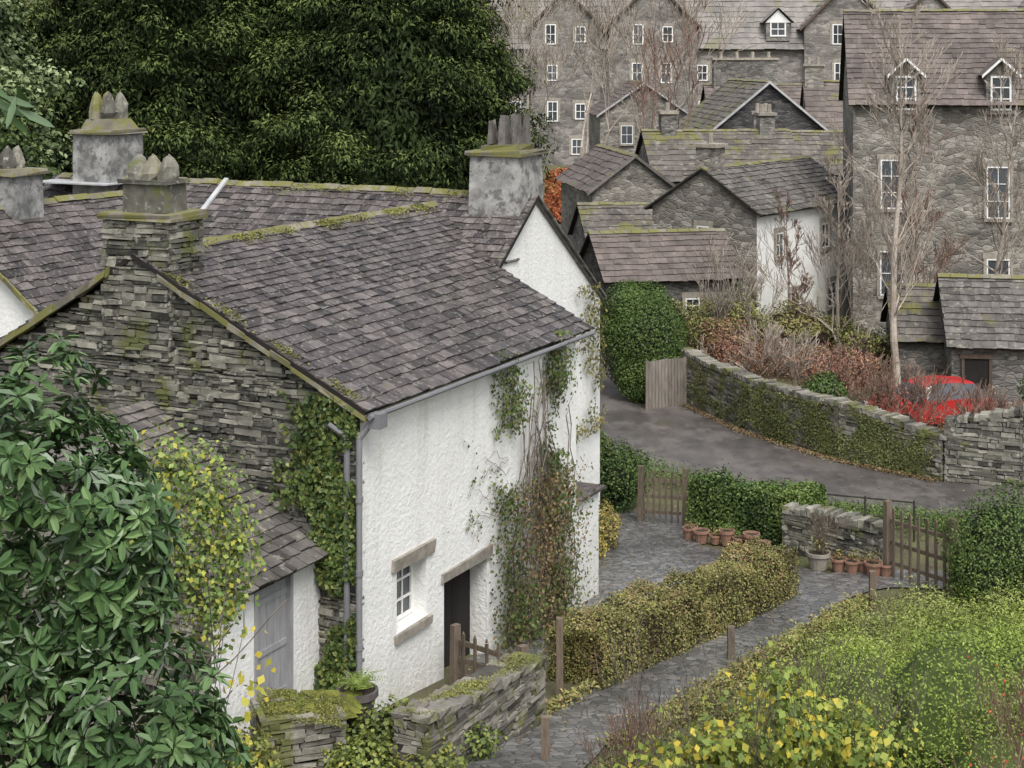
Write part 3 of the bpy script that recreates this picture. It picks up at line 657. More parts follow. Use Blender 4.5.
def pot(name,x,y,z,r,h,plant=None,mat=None,n=120):
    e=empty(name,(x,y,z)); mb=MB(); mb.lathe((x,y,z),[(.001,0),(r*.68,0),(r*.92,h*.78),(r*1.05,h*.8),(r*1.05,h),(r*.9,h),(r*.85,h*.85),(.001,h*.86)],14); mb.done('pot',mat or m_terra,e,False)
    mb=MB(); mb.lathe((x,y,z+h*.88),[(r*.86,0),(.001,.01)],12); mb.done('soil',m_soil,e)
    if plant:
        P,Nn,t,k=blob_pts([(x,y,z+h+r*.5,r*1.1,r*1.1,r*.9)],n,.5); leaves('plant',P,Nn,r*.35,plant,parent=e)
    return e
e=pot('fern_pot',-2.12,21.9,.95,.28,.44,None,MAT('dark_pot',[(.07,.06,.06),(.11,.10,.09)]))
mb=MB(); mb.box((-2.5,21.6,.1),(.75,.1,0),(-.08,.6,0),(0,0,.84),0,jit=.03); mb.done('stone_plinth',m_stonem)
VV=[];RR=[]
for j in range(40):
    a=random.random()*6.28; p=V3((-2.12,21.9,1.36)); d=V3((math.cos(a),math.sin(a),1.6)).normalized(); L=random.uniform(.3,.52)
    for k in range(12):
        q=p+d*L/12; d=(d+V3((0,0,-.13))).normalized(); s=d.cross(Z).normalized()*.055*(1-abs(k-4)/11)
        for sg in (1,-1): VV+=[q,q+s*sg*.6+d*.018,q+s*sg+d*.01,q+s*sg*.5-d*.012]; RR.append(random.uniform(.0,.5))
        p=q
quads_np('fern_fronds',np.array([tuple(v) for v in VV]),np.array(RR),f_lime,e)
f_gc=LEAF('ground_cover_leaf',[(.05,.075,.02),(.12,.16,.035),(.23,.25,.06),(.42,.36,.06)])
bush('ground_cover_plant',[(-1.7,21.3,.95,.6,.5,.5),(-1.25,21.0,.8,.5,.4,.6),(-2.3,21.1,.75,.45,.3,.4),(-1.0,20.4,.7,.5,.4,.5),(-1.9,20.5,.8,.6,.4,.5)],8500,.07,f_gc,aspect=.8,thick=.3)
bush('ground_cover_plant',[(-.75,21.6,.8,.7,.3,.3),(-3.6,20,1.2,.7,.6,.5),(-2.7,19.4,1,.8,.5,.4)],4500,.07,f_gc,aspect=.7,thick=.3)
# gates, posts
def gate(name,p0,p1,h,n=7,post=True,ph=None,pt=.06):
    p0=V3(p0+(gz(p0[1]),));p1=V3(p1+(gz(p1[1]),)); d=p1-p0; L=d.length; u=d/L; f=V3((u.y,-u.x,0)).normalized(); mb=MB()
    if post:
        for p in (p0-u*.1,p1+u*.1): mb.box(p-u*.07-f*.07-Z*.1,u*.14,f*.14,Z*((ph or h)+.3),0,jit=.006,top=.92)
    for z in (.2,.5,.82):
        mb.box(p0+Z*h*z-f*.025,u*L,f*.035,Z*.08,0)
    for k in range(n):
        x=L*(k+.5)/n-pt/2; mb.box(p0+u*x+f*.014+Z*.06,u*pt,f*.03,Z*(h-.03+random.uniform(-.02,.02)),0); mb.box(p0+u*x+f*.014+Z*(h+.03),u*pt,f*.03,Z*.06,0,top=.3)
    mb.done(name,m_wood)
gate('wooden_gate',(3.25,39.1),(4.1,38.8),1.25,6,True,1.2,pt=.045)
gate('wooden_gate',(7.95,33.6),(8.75,31.95),1.4,7,True,1.4,pt=.07)
gate('wooden_gate',(-.85,25.75),(.1,24.55),.85,5,True,.8)
for (x,y,h) in ((.75,25.2,1.35),(3.75,27.4,.7),(7.05,31.3,.8),(.45,21.6,.7),(5.6,27,.55)):
    mb=MB(); g=gz(y); mb.box((x-.06,y-.06,g-.1),(.12,.0,0),(0,.12,0),(0,0,h),0,jit=.006,top=.93); mb.done('wooden_post',m_wood)
# hedges
def hedge(name,p0,p1,w,h,n,size,mat,core,zoff=0,lump=.1):
    e=empty(name,((p0[0]+p1[0])/2,(p0[1]+p1[1])/2,gz((p0[1]+p1[1])/2)))
    a=np.array(p0);b_=np.array(p1);d=b_-a;L=np.linalg.norm(d);d=d/L;s=np.array([d[1],-d[0]])
    u=RG.uniform(-.02,1.02,n)*L; per=2*h+w; q=RG.uniform(0,per,n)
    off=np.where(q<h,-w/2,np.where(q<h+w,q-h-w/2,w/2)); z=np.where(q<h,q,np.where(q<h+w,h,per-q))
    nn=np.zeros((n,3)); sd=np.where(q<h,-1,np.where(q<h+w,0,1)); nn[:,0]=s[0]*sd;nn[:,1]=s[1]*sd;nn[:,2]=(sd==0)*1.0+.25
    ec=RG.random(n)<(w/(L+w)); off=np.where(ec,RG.uniform(-w/2,w/2,n),off); z=np.where(ec,RG.uniform(0,h,n),z); en=RG.random(n)<.5; u=np.where(ec,np.where(en,0,L),u)
    lm=lump*(np.sin(u*3.1)+np.sin(u*1.3+off*4)+np.sin(u*5.2+z*5))*.6
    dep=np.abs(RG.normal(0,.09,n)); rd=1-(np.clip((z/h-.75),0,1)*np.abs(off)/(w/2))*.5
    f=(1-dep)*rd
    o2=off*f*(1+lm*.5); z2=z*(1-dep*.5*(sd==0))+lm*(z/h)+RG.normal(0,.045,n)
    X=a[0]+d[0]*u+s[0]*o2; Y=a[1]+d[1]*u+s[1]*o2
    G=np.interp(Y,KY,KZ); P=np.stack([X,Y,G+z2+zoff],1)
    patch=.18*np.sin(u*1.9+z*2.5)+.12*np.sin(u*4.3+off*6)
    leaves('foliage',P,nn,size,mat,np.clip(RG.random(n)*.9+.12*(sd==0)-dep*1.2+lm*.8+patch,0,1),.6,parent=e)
    mb=MB(); K=max(1,int(L/1))
    for k in range(K):
        A=a+d*L*(k/K)+d*.05;B=a+d*L*((k+1)/K)-d*.0
        za=gz(A[1])+zoff;zb=gz(B[1])+zoff; q=s*w*.34
        mb.hexa([(A[0]-q[0],A[1]-q[1],za),(A[0]+q[0],A[1]+q[1],za),(B[0]+q[0],B[1]+q[1],zb),(B[0]-q[0],B[1]-q[1],zb),(A[0]-q[0]*.8,A[1]-q[1]*.8,za+h*.8),(A[0]+q[0]*.8,A[1]+q[1]*.8,za+h*.8),(B[0]+q[0]*.8,B[1]+q[1]*.8,zb+h*.8),(B[0]-q[0]*.8,B[1]-q[1]*.8,zb+h*.8)])
    mb.done('inner_dark_core',core,e); return e  # solid block added inside the hedge, its dark colour standing in for shade
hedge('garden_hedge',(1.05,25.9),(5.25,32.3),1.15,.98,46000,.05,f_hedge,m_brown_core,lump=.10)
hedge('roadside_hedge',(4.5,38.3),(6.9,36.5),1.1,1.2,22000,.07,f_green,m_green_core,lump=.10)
bush('roadside_hedge_shoots',[(4.9,38,.0,.6,.5,.35),(6.3,37,-.1,.7,.5,.4),(5.6,37.4,-.15,.6,.5,.4)],2600,.09,f_green,thick=.4,lump=.3)
freewall('dry_stone_wall',(6.2,36.0),(8.0,34.4),.95,.9,w=.45,mat=m_stone,h=.08,l=.25)
f_greenb=LEAF('evergreen_shrub_leaf',[(.03,.055,.012),(.075,.125,.028),(.13,.195,.045),(.20,.27,.07)],big=.2)
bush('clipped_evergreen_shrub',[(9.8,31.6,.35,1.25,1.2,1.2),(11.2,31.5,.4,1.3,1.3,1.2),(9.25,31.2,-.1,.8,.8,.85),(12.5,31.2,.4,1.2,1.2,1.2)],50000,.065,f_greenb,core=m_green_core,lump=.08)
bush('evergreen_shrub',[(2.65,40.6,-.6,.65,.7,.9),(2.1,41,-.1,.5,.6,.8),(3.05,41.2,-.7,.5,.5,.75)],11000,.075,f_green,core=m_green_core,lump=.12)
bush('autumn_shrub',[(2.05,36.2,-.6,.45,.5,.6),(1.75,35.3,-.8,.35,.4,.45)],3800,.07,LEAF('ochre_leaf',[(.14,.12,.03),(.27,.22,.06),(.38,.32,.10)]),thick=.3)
for (x,y,r) in ((4.1,37.1,.15),(4.35,36.75,.19),(4.65,36.6,.14),(4.9,36.5,.18),(5.15,36.3,.15),(5.4,36.1,.19),(4.2,37.5,.16),(5.65,35.8,.14)):
    pot('terracotta_pot',x,y,gz(y)+.04,r,r*random.uniform(1.4,1.9),random.choice([None,f_green,f_hedge]),n=60)
for (x,y,r) in ((6.55,34.2,.26),(6.95,34.05,.17),(7.2,33.9,.16),(7.45,33.95,.15),(7.6,33.65,.19),(7.85,33.6,.14)):
    pot('terracotta_pot',x,y,gz(y)+.04,r,r*random.uniform(1.4,1.8),f_hedge if r>.14 else None,n=80,mat=MAT('stone_pot',[(.2,.18,.15),(.28,.26,.22)]) if r>.2 else None)
bare_tree('ornamental_grass',(6.6,34.25,gz(34.2)+.3),1.5,.008,2,4,.8,.3,m_wood,seed=21,stems=10,lean=.5,minr=.004)
mb=MB()
for (x,y) in ((7.3,38.2),(8.3,37.6),(9.3,37.0)): mb.cyl((x,y,gz(y)),(x,y,gz(y)+.95),.025)
for z in (.9,.5): mb.cyl((7.3,38.2,gz(38.2)+z),(9.3,37.0,gz(37)+z),.02)
mb.done('metal_railing',MAT('dark_metal',[(.04,.035,.03),(.05,.045,.04)],rough=.5))
# foreground right planting
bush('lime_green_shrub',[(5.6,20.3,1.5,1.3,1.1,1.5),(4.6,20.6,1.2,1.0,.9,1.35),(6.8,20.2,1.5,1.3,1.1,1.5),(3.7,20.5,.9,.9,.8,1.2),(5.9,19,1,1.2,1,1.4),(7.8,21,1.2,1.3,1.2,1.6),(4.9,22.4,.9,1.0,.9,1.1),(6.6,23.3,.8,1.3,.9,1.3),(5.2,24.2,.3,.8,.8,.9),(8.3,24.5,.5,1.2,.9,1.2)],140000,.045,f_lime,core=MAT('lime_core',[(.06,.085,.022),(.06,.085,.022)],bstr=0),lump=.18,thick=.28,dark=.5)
f_wisp=LEAF('wispy_leaf',[(.12,.14,.04),(.22,.26,.065),(.32,.36,.11),(.27,.24,.11)])
bush('wispy_grass_clump',[(5.3,26.3,-.1,1.3,.8,.75),(6.8,27.2,-.2,1.2,.8,.7),(4.4,25.2,0,.7,.6,.5),(8,28.3,-.2,1.4,.9,.8),(6.3,28.8,-.4,.9,.8,.6),(7.8,30,-.5,1.0,.8,.6),(9.5,29,-.4,1.2,1,.9),(5.3,28,-.35,.5,.6,.45)],42000,.07,f_wisp,aspect=.3,thick=.35,lump=.28)
P=[]
def along(pts,off,sp,n,hh):
    for _ in range(n):
        s=random.random()*(len(pts)-1); i=int(s); a=V3(pts[i]);b_=V3(pts[i+1]); d=(b_-a).normalized(); q=a.lerp(b_,s-i)+V3((d.y,-d.x))*(off+random.gauss(0,sp)); P.append((q.x,q.y,gz(q.y)+random.random()*hh))
along([(.6,22.6),(2.05,25.4),(4.15,28.9),(6.1,32.0)],1.0,.13,9000,.22)
along([(.6,22.6),(2.05,25.4),(4.15,28.9),(5.9,31.9)],-.82,.08,4000,.15)
P=np.array(P); leaves('border_plants',P,P*0+np.array([0,-.3,1]),.085,f_hedge,None,.4,jn=.7)
P=[]
along([(8.3,40.6),(11,38.9),(14,37.4),(20,35)],.9,.7,11000,.3)
along([(3.0,47.5),(4.6,44.9),(6.4,42.2),(8.3,40.3),(11,38.6)],.3,.5,9000,.3)
P=np.array(P); leaves('verge_plants',P,P*0+np.array([0,-.3,1]),.085,f_green,None,.35,jn=.7)
ys_=empty('yellow_leaved_shrub',(2.9,17.6,1.6))
mb=MB(); rng=random.Random(8)
for q in range(16): branch(mb,(2.7+rng.uniform(-1.3,1.4),17.6+rng.uniform(-.4,.4),1.2),(rng.uniform(-.35,.35),rng.uniform(-.2,.2),1),.95,.011,3,rng,3,.55,.2,minr=.003)
mb.done('stems',m_bark,ys_)
P,Nn,t,k=blob_pts([(2.3,17.6,2.3,.75,.5,.75),(3.1,17.5,2.5,.75,.5,.9),(3.9,17.6,2.2,.6,.5,.8),(1.7,17.7,1.9,.6,.5,.6),(2.9,17.6,3.1,.3,.3,.4),(3.5,17,1.7,1,.6,.6)],4000,.45,.2,lump=.25); leaves('foliage',P,Nn+np.array([0,-.3,.5]),.095,f_yel,RG.random(len(P))**1.5,.75,parent=ys_)
bush('autumn_border_plants',[(1.7,19.6,.9,.9,.6,.8),(1.3,20.6,.5,.5,.5,.5),(2.8,21.6,.5,.9,.6,.6),(3.2,24,.2,.7,.4,.5),(.9,18.6,1.2,.6,.5,.5),(.1,24.9,.1,.3,.3,.5)],18000,.06,f_hedge,aspect=.35,thick=.35)
bare_tree('red_twig_shrub',(5.3,15.2,2.2),2.4,.009,3,4,.5,.25,m_barkr,seed=31,stems=11,lean=.6,minr=.003)
P=np.stack([RG.normal(5.2,.4,90),RG.normal(15.2,.3,90),RG.uniform(3,4.2,90)],1); leaves('red_berries',P,P*0+np.array([0,-1,.3]),.03,MAT('berry_red',[(.4,.05,.03),(.5,.1,.04)]),None,.9)
bare_tree('garden_twigs',(1.5,19.8,.9),1.4,.008,3,3,.5,.3,m_barkr,seed=33,stems=12,lean=.6,minr=.004)
N=2000; X=RG.uniform(-1,14,N); Y=RG.uniform(20,46,N); P=np.stack([X,Y,np.interp(Y,KY,KZ)+.06],1); leaves('fallen_leaves',P,P*0+np.array([0,0,1]),.06,f_dry,None,.8,jn=.15)
# ------------------------------------------------------------------ trees behind cottage
def clump_tree(name,cx,cy,z0,z1,R,nb,nl,leaf,mat,seed,asp=.35,droop=True,tr=.5,br=(.65,1.35),shape=1.0):
    rg=np.random.default_rng(seed); e=empty(name,(cx,cy,gz(cy)))
    u=(np.arange(nb)+rg.uniform(0,1,nb))/nb; ang=rg.uniform(math.radians(-205),math.radians(25),nb); prof=np.sin(np.pi*np.clip(u*.85+.16,0,1))**.6*(1-.3*u*shape)
    bulge=1+.07*np.sin(ang*5+seed)+.07*np.sin(u*17+ang*3)
    rr=R*prof*rg.uniform(.78,1.04,nb)*bulge; inn=rg.random(nb)<.3; rr=np.where(inn,rr*.8,rr)
    bl=np.stack([cx+np.cos(ang)*rr,cy+np.sin(ang)*rr,z0+(z1-z0)*u],1); sz=rg.uniform(br[0],br[1],nb)*(1-.2*u)
    B=np.concatenate([bl,np.stack([sz*1.1,sz*1.1,sz*.68],1)],1)
    P,Nn,t,k=blob_pts(B,nl,.32,lump=.3)
    P[:,2]-=np.maximum(0,np.hypot(P[:,0]-cx,P[:,1]-cy)-R*.6)*.15
    dist=np.hypot(P[:,0]-cx,P[:,1]-cy)/R
    r=.3*t+.30*RG.random(len(P))+.42*Nn[:,2]-.7*(1-k)+.12+.3*(dist-.7)  # clump shading put into leaf tone: lighter upward and outward, darker inside
    # inner leaf layer behind the outer clumps, coloured dark to paint in shade
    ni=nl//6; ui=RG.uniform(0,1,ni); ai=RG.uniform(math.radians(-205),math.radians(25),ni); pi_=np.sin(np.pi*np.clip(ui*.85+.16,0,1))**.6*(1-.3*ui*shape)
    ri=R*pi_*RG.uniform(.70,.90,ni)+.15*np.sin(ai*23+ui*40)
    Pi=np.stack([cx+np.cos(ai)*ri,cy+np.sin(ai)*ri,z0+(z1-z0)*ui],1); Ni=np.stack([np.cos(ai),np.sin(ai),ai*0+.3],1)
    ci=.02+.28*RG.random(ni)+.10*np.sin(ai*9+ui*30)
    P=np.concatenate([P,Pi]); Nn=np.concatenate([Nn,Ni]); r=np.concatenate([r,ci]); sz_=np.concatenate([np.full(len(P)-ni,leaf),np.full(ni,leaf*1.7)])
    tg=Nn*1.0+np.array([0,0,-.9]) if droop else None
    leaves('foliage',P,Nn+np.array([0,0,.4]),sz_,mat,r,asp,tang=tg,parent=e,jn=.5)
    mb=MB(); mb.cyl((cx,cy,gz(cy)-.3),(cx+.1,cy,z0+(z1-z0)*.5),tr,tr*.5,9); rng=random.Random(seed)
    for j in range(9):
        z=gz(cy)+1.5+(z1-z0)*.07*j; a=rng.random()*6.283; mb.cyl((cx+.05,cy,z),(cx+math.cos(a)*R*.5,cy+math.sin(a)*R*.5,z+1.5),tr*.35,tr*.12,6)
    mb.done('trunk_and_limbs',m_bark,e)
    mb=MB(); mb.lathe((cx,cy,z0),[(.01,0),(R*.5,.5),(R*.58,(z1-z0)*.35),(R*.45,(z1-z0)*.7),(.01,(z1-z0)*.92)],12); mb.done('inner_shade_core',m_green_core,e)  # solid core added, coloured dark as the shaded inside of the crown
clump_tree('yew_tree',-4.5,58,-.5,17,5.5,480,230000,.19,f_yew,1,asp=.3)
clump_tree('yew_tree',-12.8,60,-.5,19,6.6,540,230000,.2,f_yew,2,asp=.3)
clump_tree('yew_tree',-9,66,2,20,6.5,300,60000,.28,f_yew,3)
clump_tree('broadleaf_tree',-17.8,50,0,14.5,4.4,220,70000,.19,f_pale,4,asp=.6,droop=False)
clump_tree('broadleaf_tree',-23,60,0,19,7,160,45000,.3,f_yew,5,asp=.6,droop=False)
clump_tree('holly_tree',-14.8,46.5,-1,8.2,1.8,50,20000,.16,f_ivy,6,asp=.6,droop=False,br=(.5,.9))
# ------------------------------------------------------------------ roadside beyond
clump=empty('round_topiary_bush',(4.75,56.5,-2))
bush('x',[(4.7,56.5,.1,1.55,1.5,2.0),(5.0,56,-1,1.4,1.2,1.2),(4.3,56.8,.9,1.2,1.2,1.3)],56000,.085,f_green,parent=clump,core=m_green_core,lump=.06,thick=.14)
mb=MB()
for k in range(13):
    x=4.55+k*.115;y=54.4+k*.06; mb.box((x,y,-2),(.105,.055,0),(-.01,.025,0),(0,0,1.75+random.uniform(-.02,.02)),0)
mb.box((4.55,54.46,-.7),(1.5,.78,0),(-.02,.05,0),(0,0,.1),0); mb.done('timber_fence',MAT('fence_wood',[(.15,.13,.11),(.23,.205,.175)],stretch=(5,5,1)))
RW=[(5.95,56.2),(7.75,50.8),(9.8,47.2),(12.1,44.6)]; hs=[1.75,1.62,1.65,1.25]
rw=empty('roadside_dry_stone_wall',(9,49,-2))
for i in range(3): freewall('wall_section',RW[i],RW[i+1],hs[i],hs[i+1],w=.5,mat=m_stonem,parent=rw,h=.10,l=.32,cl=.16)
freewall('wall_section',(12.1,44.6),(14.0,43.8),1.65,2.1,w=.5,mat=m_stone,parent=rw,h=.11,l=.34,cl=.2); freewall('wall_section',(14.0,43.8),(26,39.6),2.2,2.3,w=.5,mat=m_stone,parent=rw,h=.13,l=.38,cl=.25)
P=[];Nn=[]
for _ in range(30000):
    s=random.random()*2.95; i=int(s); f=s-i
    if i>2: continue
    a=V3(RW[i]);b_=V3(RW[i+1]); p=a.lerp(b_,f); d=(b_-a).normalized(); n_=V3((d.y,-d.x)); 
    if n_.y>0: n_=-n_
    hh=hs[i]+(hs[i+1]-hs[i])*f-.05; z=random.random()*hh
    L=s*6
    dens=vn(L*.9,z*1.6,4)*.9+(.8 if .9<s<2.85 else -1.2)+random.gauss(0,.9)
    if dens<.25: continue
    q=p+n_*(.26+random.random()*.06); P.append((q.x,q.y,gz(q.y)+z)); Nn.append((n_.x,n_.y,.3))
leaves('wall_ivy',np.array(P),np.array(Nn),.06,LEAF('wall_moss_ivy',[(.07,.085,.03),(.11,.13,.04),(.16,.18,.055),(.14,.13,.065)]),None,.7,jn=.4)
P=[]
for _ in range(4500):
    s=random.random()*3; i=min(2,int(s)); f=s-i; a=V3(RW[i]);b_=V3(RW[i+1]); d=(b_-a).normalized(); n_=V3((d.y,-d.x)); 
    if n_.y>0:n_=-n_
    q=a.lerp(b_,f)+n_*(.28+abs(random.gauss(0,.16))); P.append((q.x,q.y,gz(q.y)+.05+random.random()*.05))
leaves('grass_verge',np.array(P),np.array(P)*0+np.array([0,0,1]),.07,f_dry,None,.5,jn=.5)
# gardens behind wall
bush('russet_shrub',[(8.6,55.5,-.4,1.6,1.0,1.0),(10.8,54.5,-.5,1.6,1.0,.9),(12.0,55,-.7,.8,.9,.8),(7.6,57,-.1,1.0,1,1.0)],12000,.10,f_red,thick=.45,aspect=.25)
bare_tree('russet_shrub_stems',(9,55.5,-1.9),3,.02,4,3,.7,.2,m_barkp,seed=41,stems=12,lean=1.2,minr=.011)
bare_tree('russet_shrub_stems',(11.2,55,-1.9),2.6,.02,4,3,.7,.2,m_barkr,seed=42,stems=10,lean=1.2,minr=.011)
bush('garden_shrub',[(8.3,60,-.3,1.8,1.3,1.5),(10.8,61,-.5,2.2,1.5,1.3),(13,59,-.8,1.3,1.2,1.1),(6.9,61,-.6,1.2,1,1.4)],30000,.12,f_hedge,core=m_brown_core,thick=.3,lump=.3)
bush('garden_shrub',[(16.6,49.8,-.6,.7,.8,1.2),(17.6,50.5,-.4,.9,.9,1.3)],10000,.11,f_green,core=m_green_core,thick=.3)
bush('garden_shrub',[(10.2,52.2,-.9,.8,.6,.7)],5000,.10,f_green,core=m_green_core,thick=.3)
bush('russet_shrub',[(11.7,49.3,-.6,1.0,.5,.8),(13.3,48.4,-1.0,1.0,.5,.5),(14.6,48.0,-.8,.9,.5,.6)],4500,.08,f_red,thick=.5,aspect=.25)
bare_tree('red_twig_shrub',(12.0,49.0,-1.8),2.7,.018,4,3,.7,.2,m_barkr,seed=43,stems=12,lean=.9,minr=.009)
bare_tree('red_twig_shrub',(14.2,47.8,-1.8),2.4,.018,4,3,.7,.2,m_barkr,seed=44,stems=10,lean=.8,minr=.009)
# bare trees
leader_tree('bare_birch_tree',(13.4,55.5,-2),13,.15,m_barkp,51,minr=.011,side=34)
leader_tree('bare_birch_tree',(17.6,60,-2),11.5,.12,m_barkp,52,minr=.012,side=30)
leader_tree('bare_birch_tree',(15.4,60,-2),9.5,.10,m_barkr,55,minr=.012,side=26)
leader_tree('bare_birch_tree',(12.2,60,-2),8.0,.09,m_barkp,61,minr=.012,side=26)
leader_tree('bare_birch_tree',(10.4,61,-2),6.5,.08,m_barkr,62,minr=.012,side=22)
bare_tree('bare_shrub_tree',(12.3,58,-2),7,.07,5,3,.6,.25,m_barkp,seed=53,minr=.011,stems=3,lean=.5)
bare_tree('bare_shrub_tree',(8.0,60.5,-2),5.5,.06,4,3,.6,.25,m_barkp,seed=54,minr=.012,stems=4,lean=.5)
bare_tree('bare_tree',(4.5,104,-2),18,.25,6,3,.6,.22,m_barkp,seed=56,minr=.02)
bare_tree('bare_tree',(8.5,112,-2),19,.25,5,3,.6,.22,m_barkp,seed=57,minr=.022)
bare_tree('bare_tree',(1.5,98,-2),18,.25,6,3,.6,.22,m_barkp,seed=58,minr=.02)
bare_tree('bare_tree',(7.2,92,-2),14,.15,5,3,.6,.22,m_barkr,seed=59,minr=.02)
hedge('beech_hedge',(3.0,116),(7.4,113.5),2.4,3.4,11000,.3,f_beech,m_brown_core,zoff=.2)
# ------------------------------------------------------------------ village buildings
def bld(name,O,ang,L,W,zb,ze,zr,wm,rm,wins=(),course=.4,width=.45,ov=.3,front=None,chs=(),verge=None,gw=()):
    a=math.radians(ang); U=V3((math.cos(a),math.sin(a),0)); Wd=V3((-U.y,U.x,0)); O=V3((O[0],O[1],0))
    e=empty(name,O+U*L/2+Wd*W/2+Z*zb)
    p=lambda u,w,z:O+U*u+Wd*w+Z*z
    mb=MB()
    mb.face([p(0,0,zb),p(L,0,zb),p(L,0,ze),p(0,0,ze)],1 if front else 0)
    mb.face([p(0,W,zb),p(0,W,ze),p(L,W,ze),p(L,W,zb)])
    mb.face([p(0,0,zb),p(0,0,ze),p(0,W/2,zr),p(0,W,ze),p(0,W,zb)]); mb.face([p(L,0,zb),p(L,W,zb),p(L,W,ze),p(L,W/2,zr),p(L,0,ze)])
    mb.done('walls',[wm,front or wm],e)
    mb=MB(); s=(zr-ze)/(W/2)
    for sg in (0,1):
        w0=-ov if sg==0 else W+ov
        slates(mb,p(-.2,w0,ze-ov*s+.05),p(L+.2,w0,ze-ov*s+.05),p(L+.2,W/2,zr+.05),p(-.2,W/2,zr+.05),course,width,th=.025)
    mb.done('slate_roof',[rm,m_dark],e)
    mb=MB(); ridge(mb,p(-.2,W/2,zr+.05),p(L+.2,W/2,zr+.05),w=.2,seg=.6)
    if verge:
        for u in (-.28,L+.2):
            for sg in (0,1):
                q0=p(u,-ov if sg==0 else W+ov,ze-ov*s-.1); q1=p(u,W/2,zr-.1); mb.box(q0,q1-q0,U*.08,Z*.16,1)
    mb.done('ridge_and_verges',[m_ridge,m_lead if verge=='w' else m_slate2],e)
    if wins:
        mb=MB()
        for wn in wins:
            sd,u,z,w,h=wn[:5]
            if sd=='f': c=p(u,-.01,z);ux=U;n=-Wd
            elif sd=='l': c=p(-.01,u,z);ux=-Wd;n=-U
            elif sd=='r': c=p(L+.01,u,z);ux=Wd;n=U
            window(mb,c,ux,n,w,h,2,2 if h<2 else 3,fr=.06)
            mb.box(c-ux*(w/2+.15)+Z*(h/2+.01),ux*(w+.3),n*.04,Z*.22,2); mb.box(c-ux*(w/2+.1)-Z*(h/2+.13),ux*(w+.2),n*.12,Z*.11,2)
            for s_ in (-1,1): mb.box(c+ux*(s_*(w/2+.07)-.06)-Z*h/2,ux*.12,n*.075,Z*h,2)
        mb.done('windows',[m_paint,m_glass,m_lintel],e)
    for (u,w,cu,cw,z1,np_) in chs:
        mb=MB(); mb.box(p(u-cu/2,w-cw/2,ze),U*cu,Wd*cw,Z*(z1-ze),0); mb.box(p(u-cu/2-.1,w-cw/2-.1,z1),U*(cu+.2),Wd*(cw+.2),Z*.16,1)
        for k in range(np_): mb.cyl(p(u-cu/2+cu*(k+.5)/np_,w,z1+.16),p(u-cu/2+cu*(k+.5)/np_,w,z1+.6),.13,.11,8,m=2)
        mb.done('chimney_stack',[wm,m_lintel,m_lintel],e)
    return e,p,U,Wd
bld('stone_and_white_cottage',(10.1,66),54,9.9,5,-2.2,3.75,5.4,m_far2,m_slate2,[('f',2.0,2.2,.7,1.0),('f',6.5,2.2,.8,1.1),('f',3.5,-.5,.9,1.1),('f',7.2,-.5,.9,1.1),('l',2.5,2.6,.6,.8)],front=m_white,chs=((.6,2.5,.9,.9,6.3,1),),course=.3,width=.35)
bld('stone_outbuilding',(3.7,62.5),12,5.4,4.2,-2.2,1.5,3.0,m_far,m_slateb,[('f',3.5,.3,.6,.6)],course=.3,width=.35)
bld('stone_barn',(3.6,74),8,3.0,4.5,-2.2,1.6,3.1,m_far,m_slatem)
bld('stone_barn',(8.1,79),98,9,4.2,-2.2,3.7,5.3,m_far2,m_slateb,verge='g')
bld('stone_cottage',(7.2,80),6,7.5,6,-2.2,4.1,6.3,m_far,m_slatem,chs=((1.2,3,.8,.8,7.2,1),(6.4,3,.8,.8,7.1,2)))
bld('stone_cottage',(12.6,86),-5,6,6,-2.2,4.0,6.0,m_far,m_slatem,chs=((1.0,3,.9,.8,7.0,2),))
bld('dark_gabled_house',(19.2,95),94,11,8,-2.2,5.4,8.7,m_fard,m_slatem,verge='w',ov=.2)
bld('stone_cottage',(18.8,100),-3,7,7,-2.2,4.4,8.6,m_far2,m_slateb,chs=((.5,3.5,1.2,.9,9.6,2),))
bld('stone_house',(13.2,120),92,10,6.6,-2.2,6.0,8.3,m_far2,m_slateb,[('l',2.0,4.4,.9,1.4),('l',4.6,4.4,.9,1.4)],verge='w')
bld('stone_house',(14,112),0,8,7,-2.2,5.6,8.2,m_far,m_slateb,chs=((2.8,3.5,4.6,1.1,10.0,4),))
RH,p,U,Wd=bld('tall_stone_house',(14.6,68.5),-9,16,9,-2.2,8.3,12.2,m_far2,m_slateb,
   [('f',1.6,4.7,.9,2.1),('f',6.0,4.4,.95,2.2),('f',10,4.4,.95,2.2),('f',1.6,.9,.95,1.9),('f',6.0,.6,.95,2.0),('f',10,.6,.95,2.0)],chs=((15,4.5,1.2,1,13.5,3),),course=.32,width=.36)
for u in (2.2,6.1,10.2):
    mb=MB(); mb.box(p(u-.6,-.1,7.7),U*1.2,Wd*2.6,Z*1.7,0)
    window(mb,p(u,-.11,8.6),U,-Wd,.85,1.45,2,3,.08,m=(1,2)); q=[p(u-.8,-.35,9.35),p(u,-.35,10.1),p(u+.8,-.35,9.35)]; r_=[x+Wd*3.2 for x in q]
    mb.face([q[0],q[1],r_[1],r_[0]],3); mb.face([q[1],q[2],r_[2],r_[1]],3); mb.face([p(u-.6,-.1,9.4),p(u+.6,-.1,9.4),p(u,-.1,9.98)],0)
    for a_,b2 in ((0,1),(1,2)): mb.box(q[a_]-Z*.12,q[b2]-q[a_],-Wd*.05,Z*.13,1)
    mb.done('dormer_window',[m_far2,m_paint,m_glass,m_slateb],RH)
bld('garden_outbuilding',(15.0,54.6),-8,7,4.5,-2.2,.45,2.3,m_far,m_slate2,chs=(),course=.3,width=.35)
bld('stone_shed',(13.7,57),-8,2.6,4,-2.2,.2,1.7,m_far,m_slatem,course=.3,width=.35)
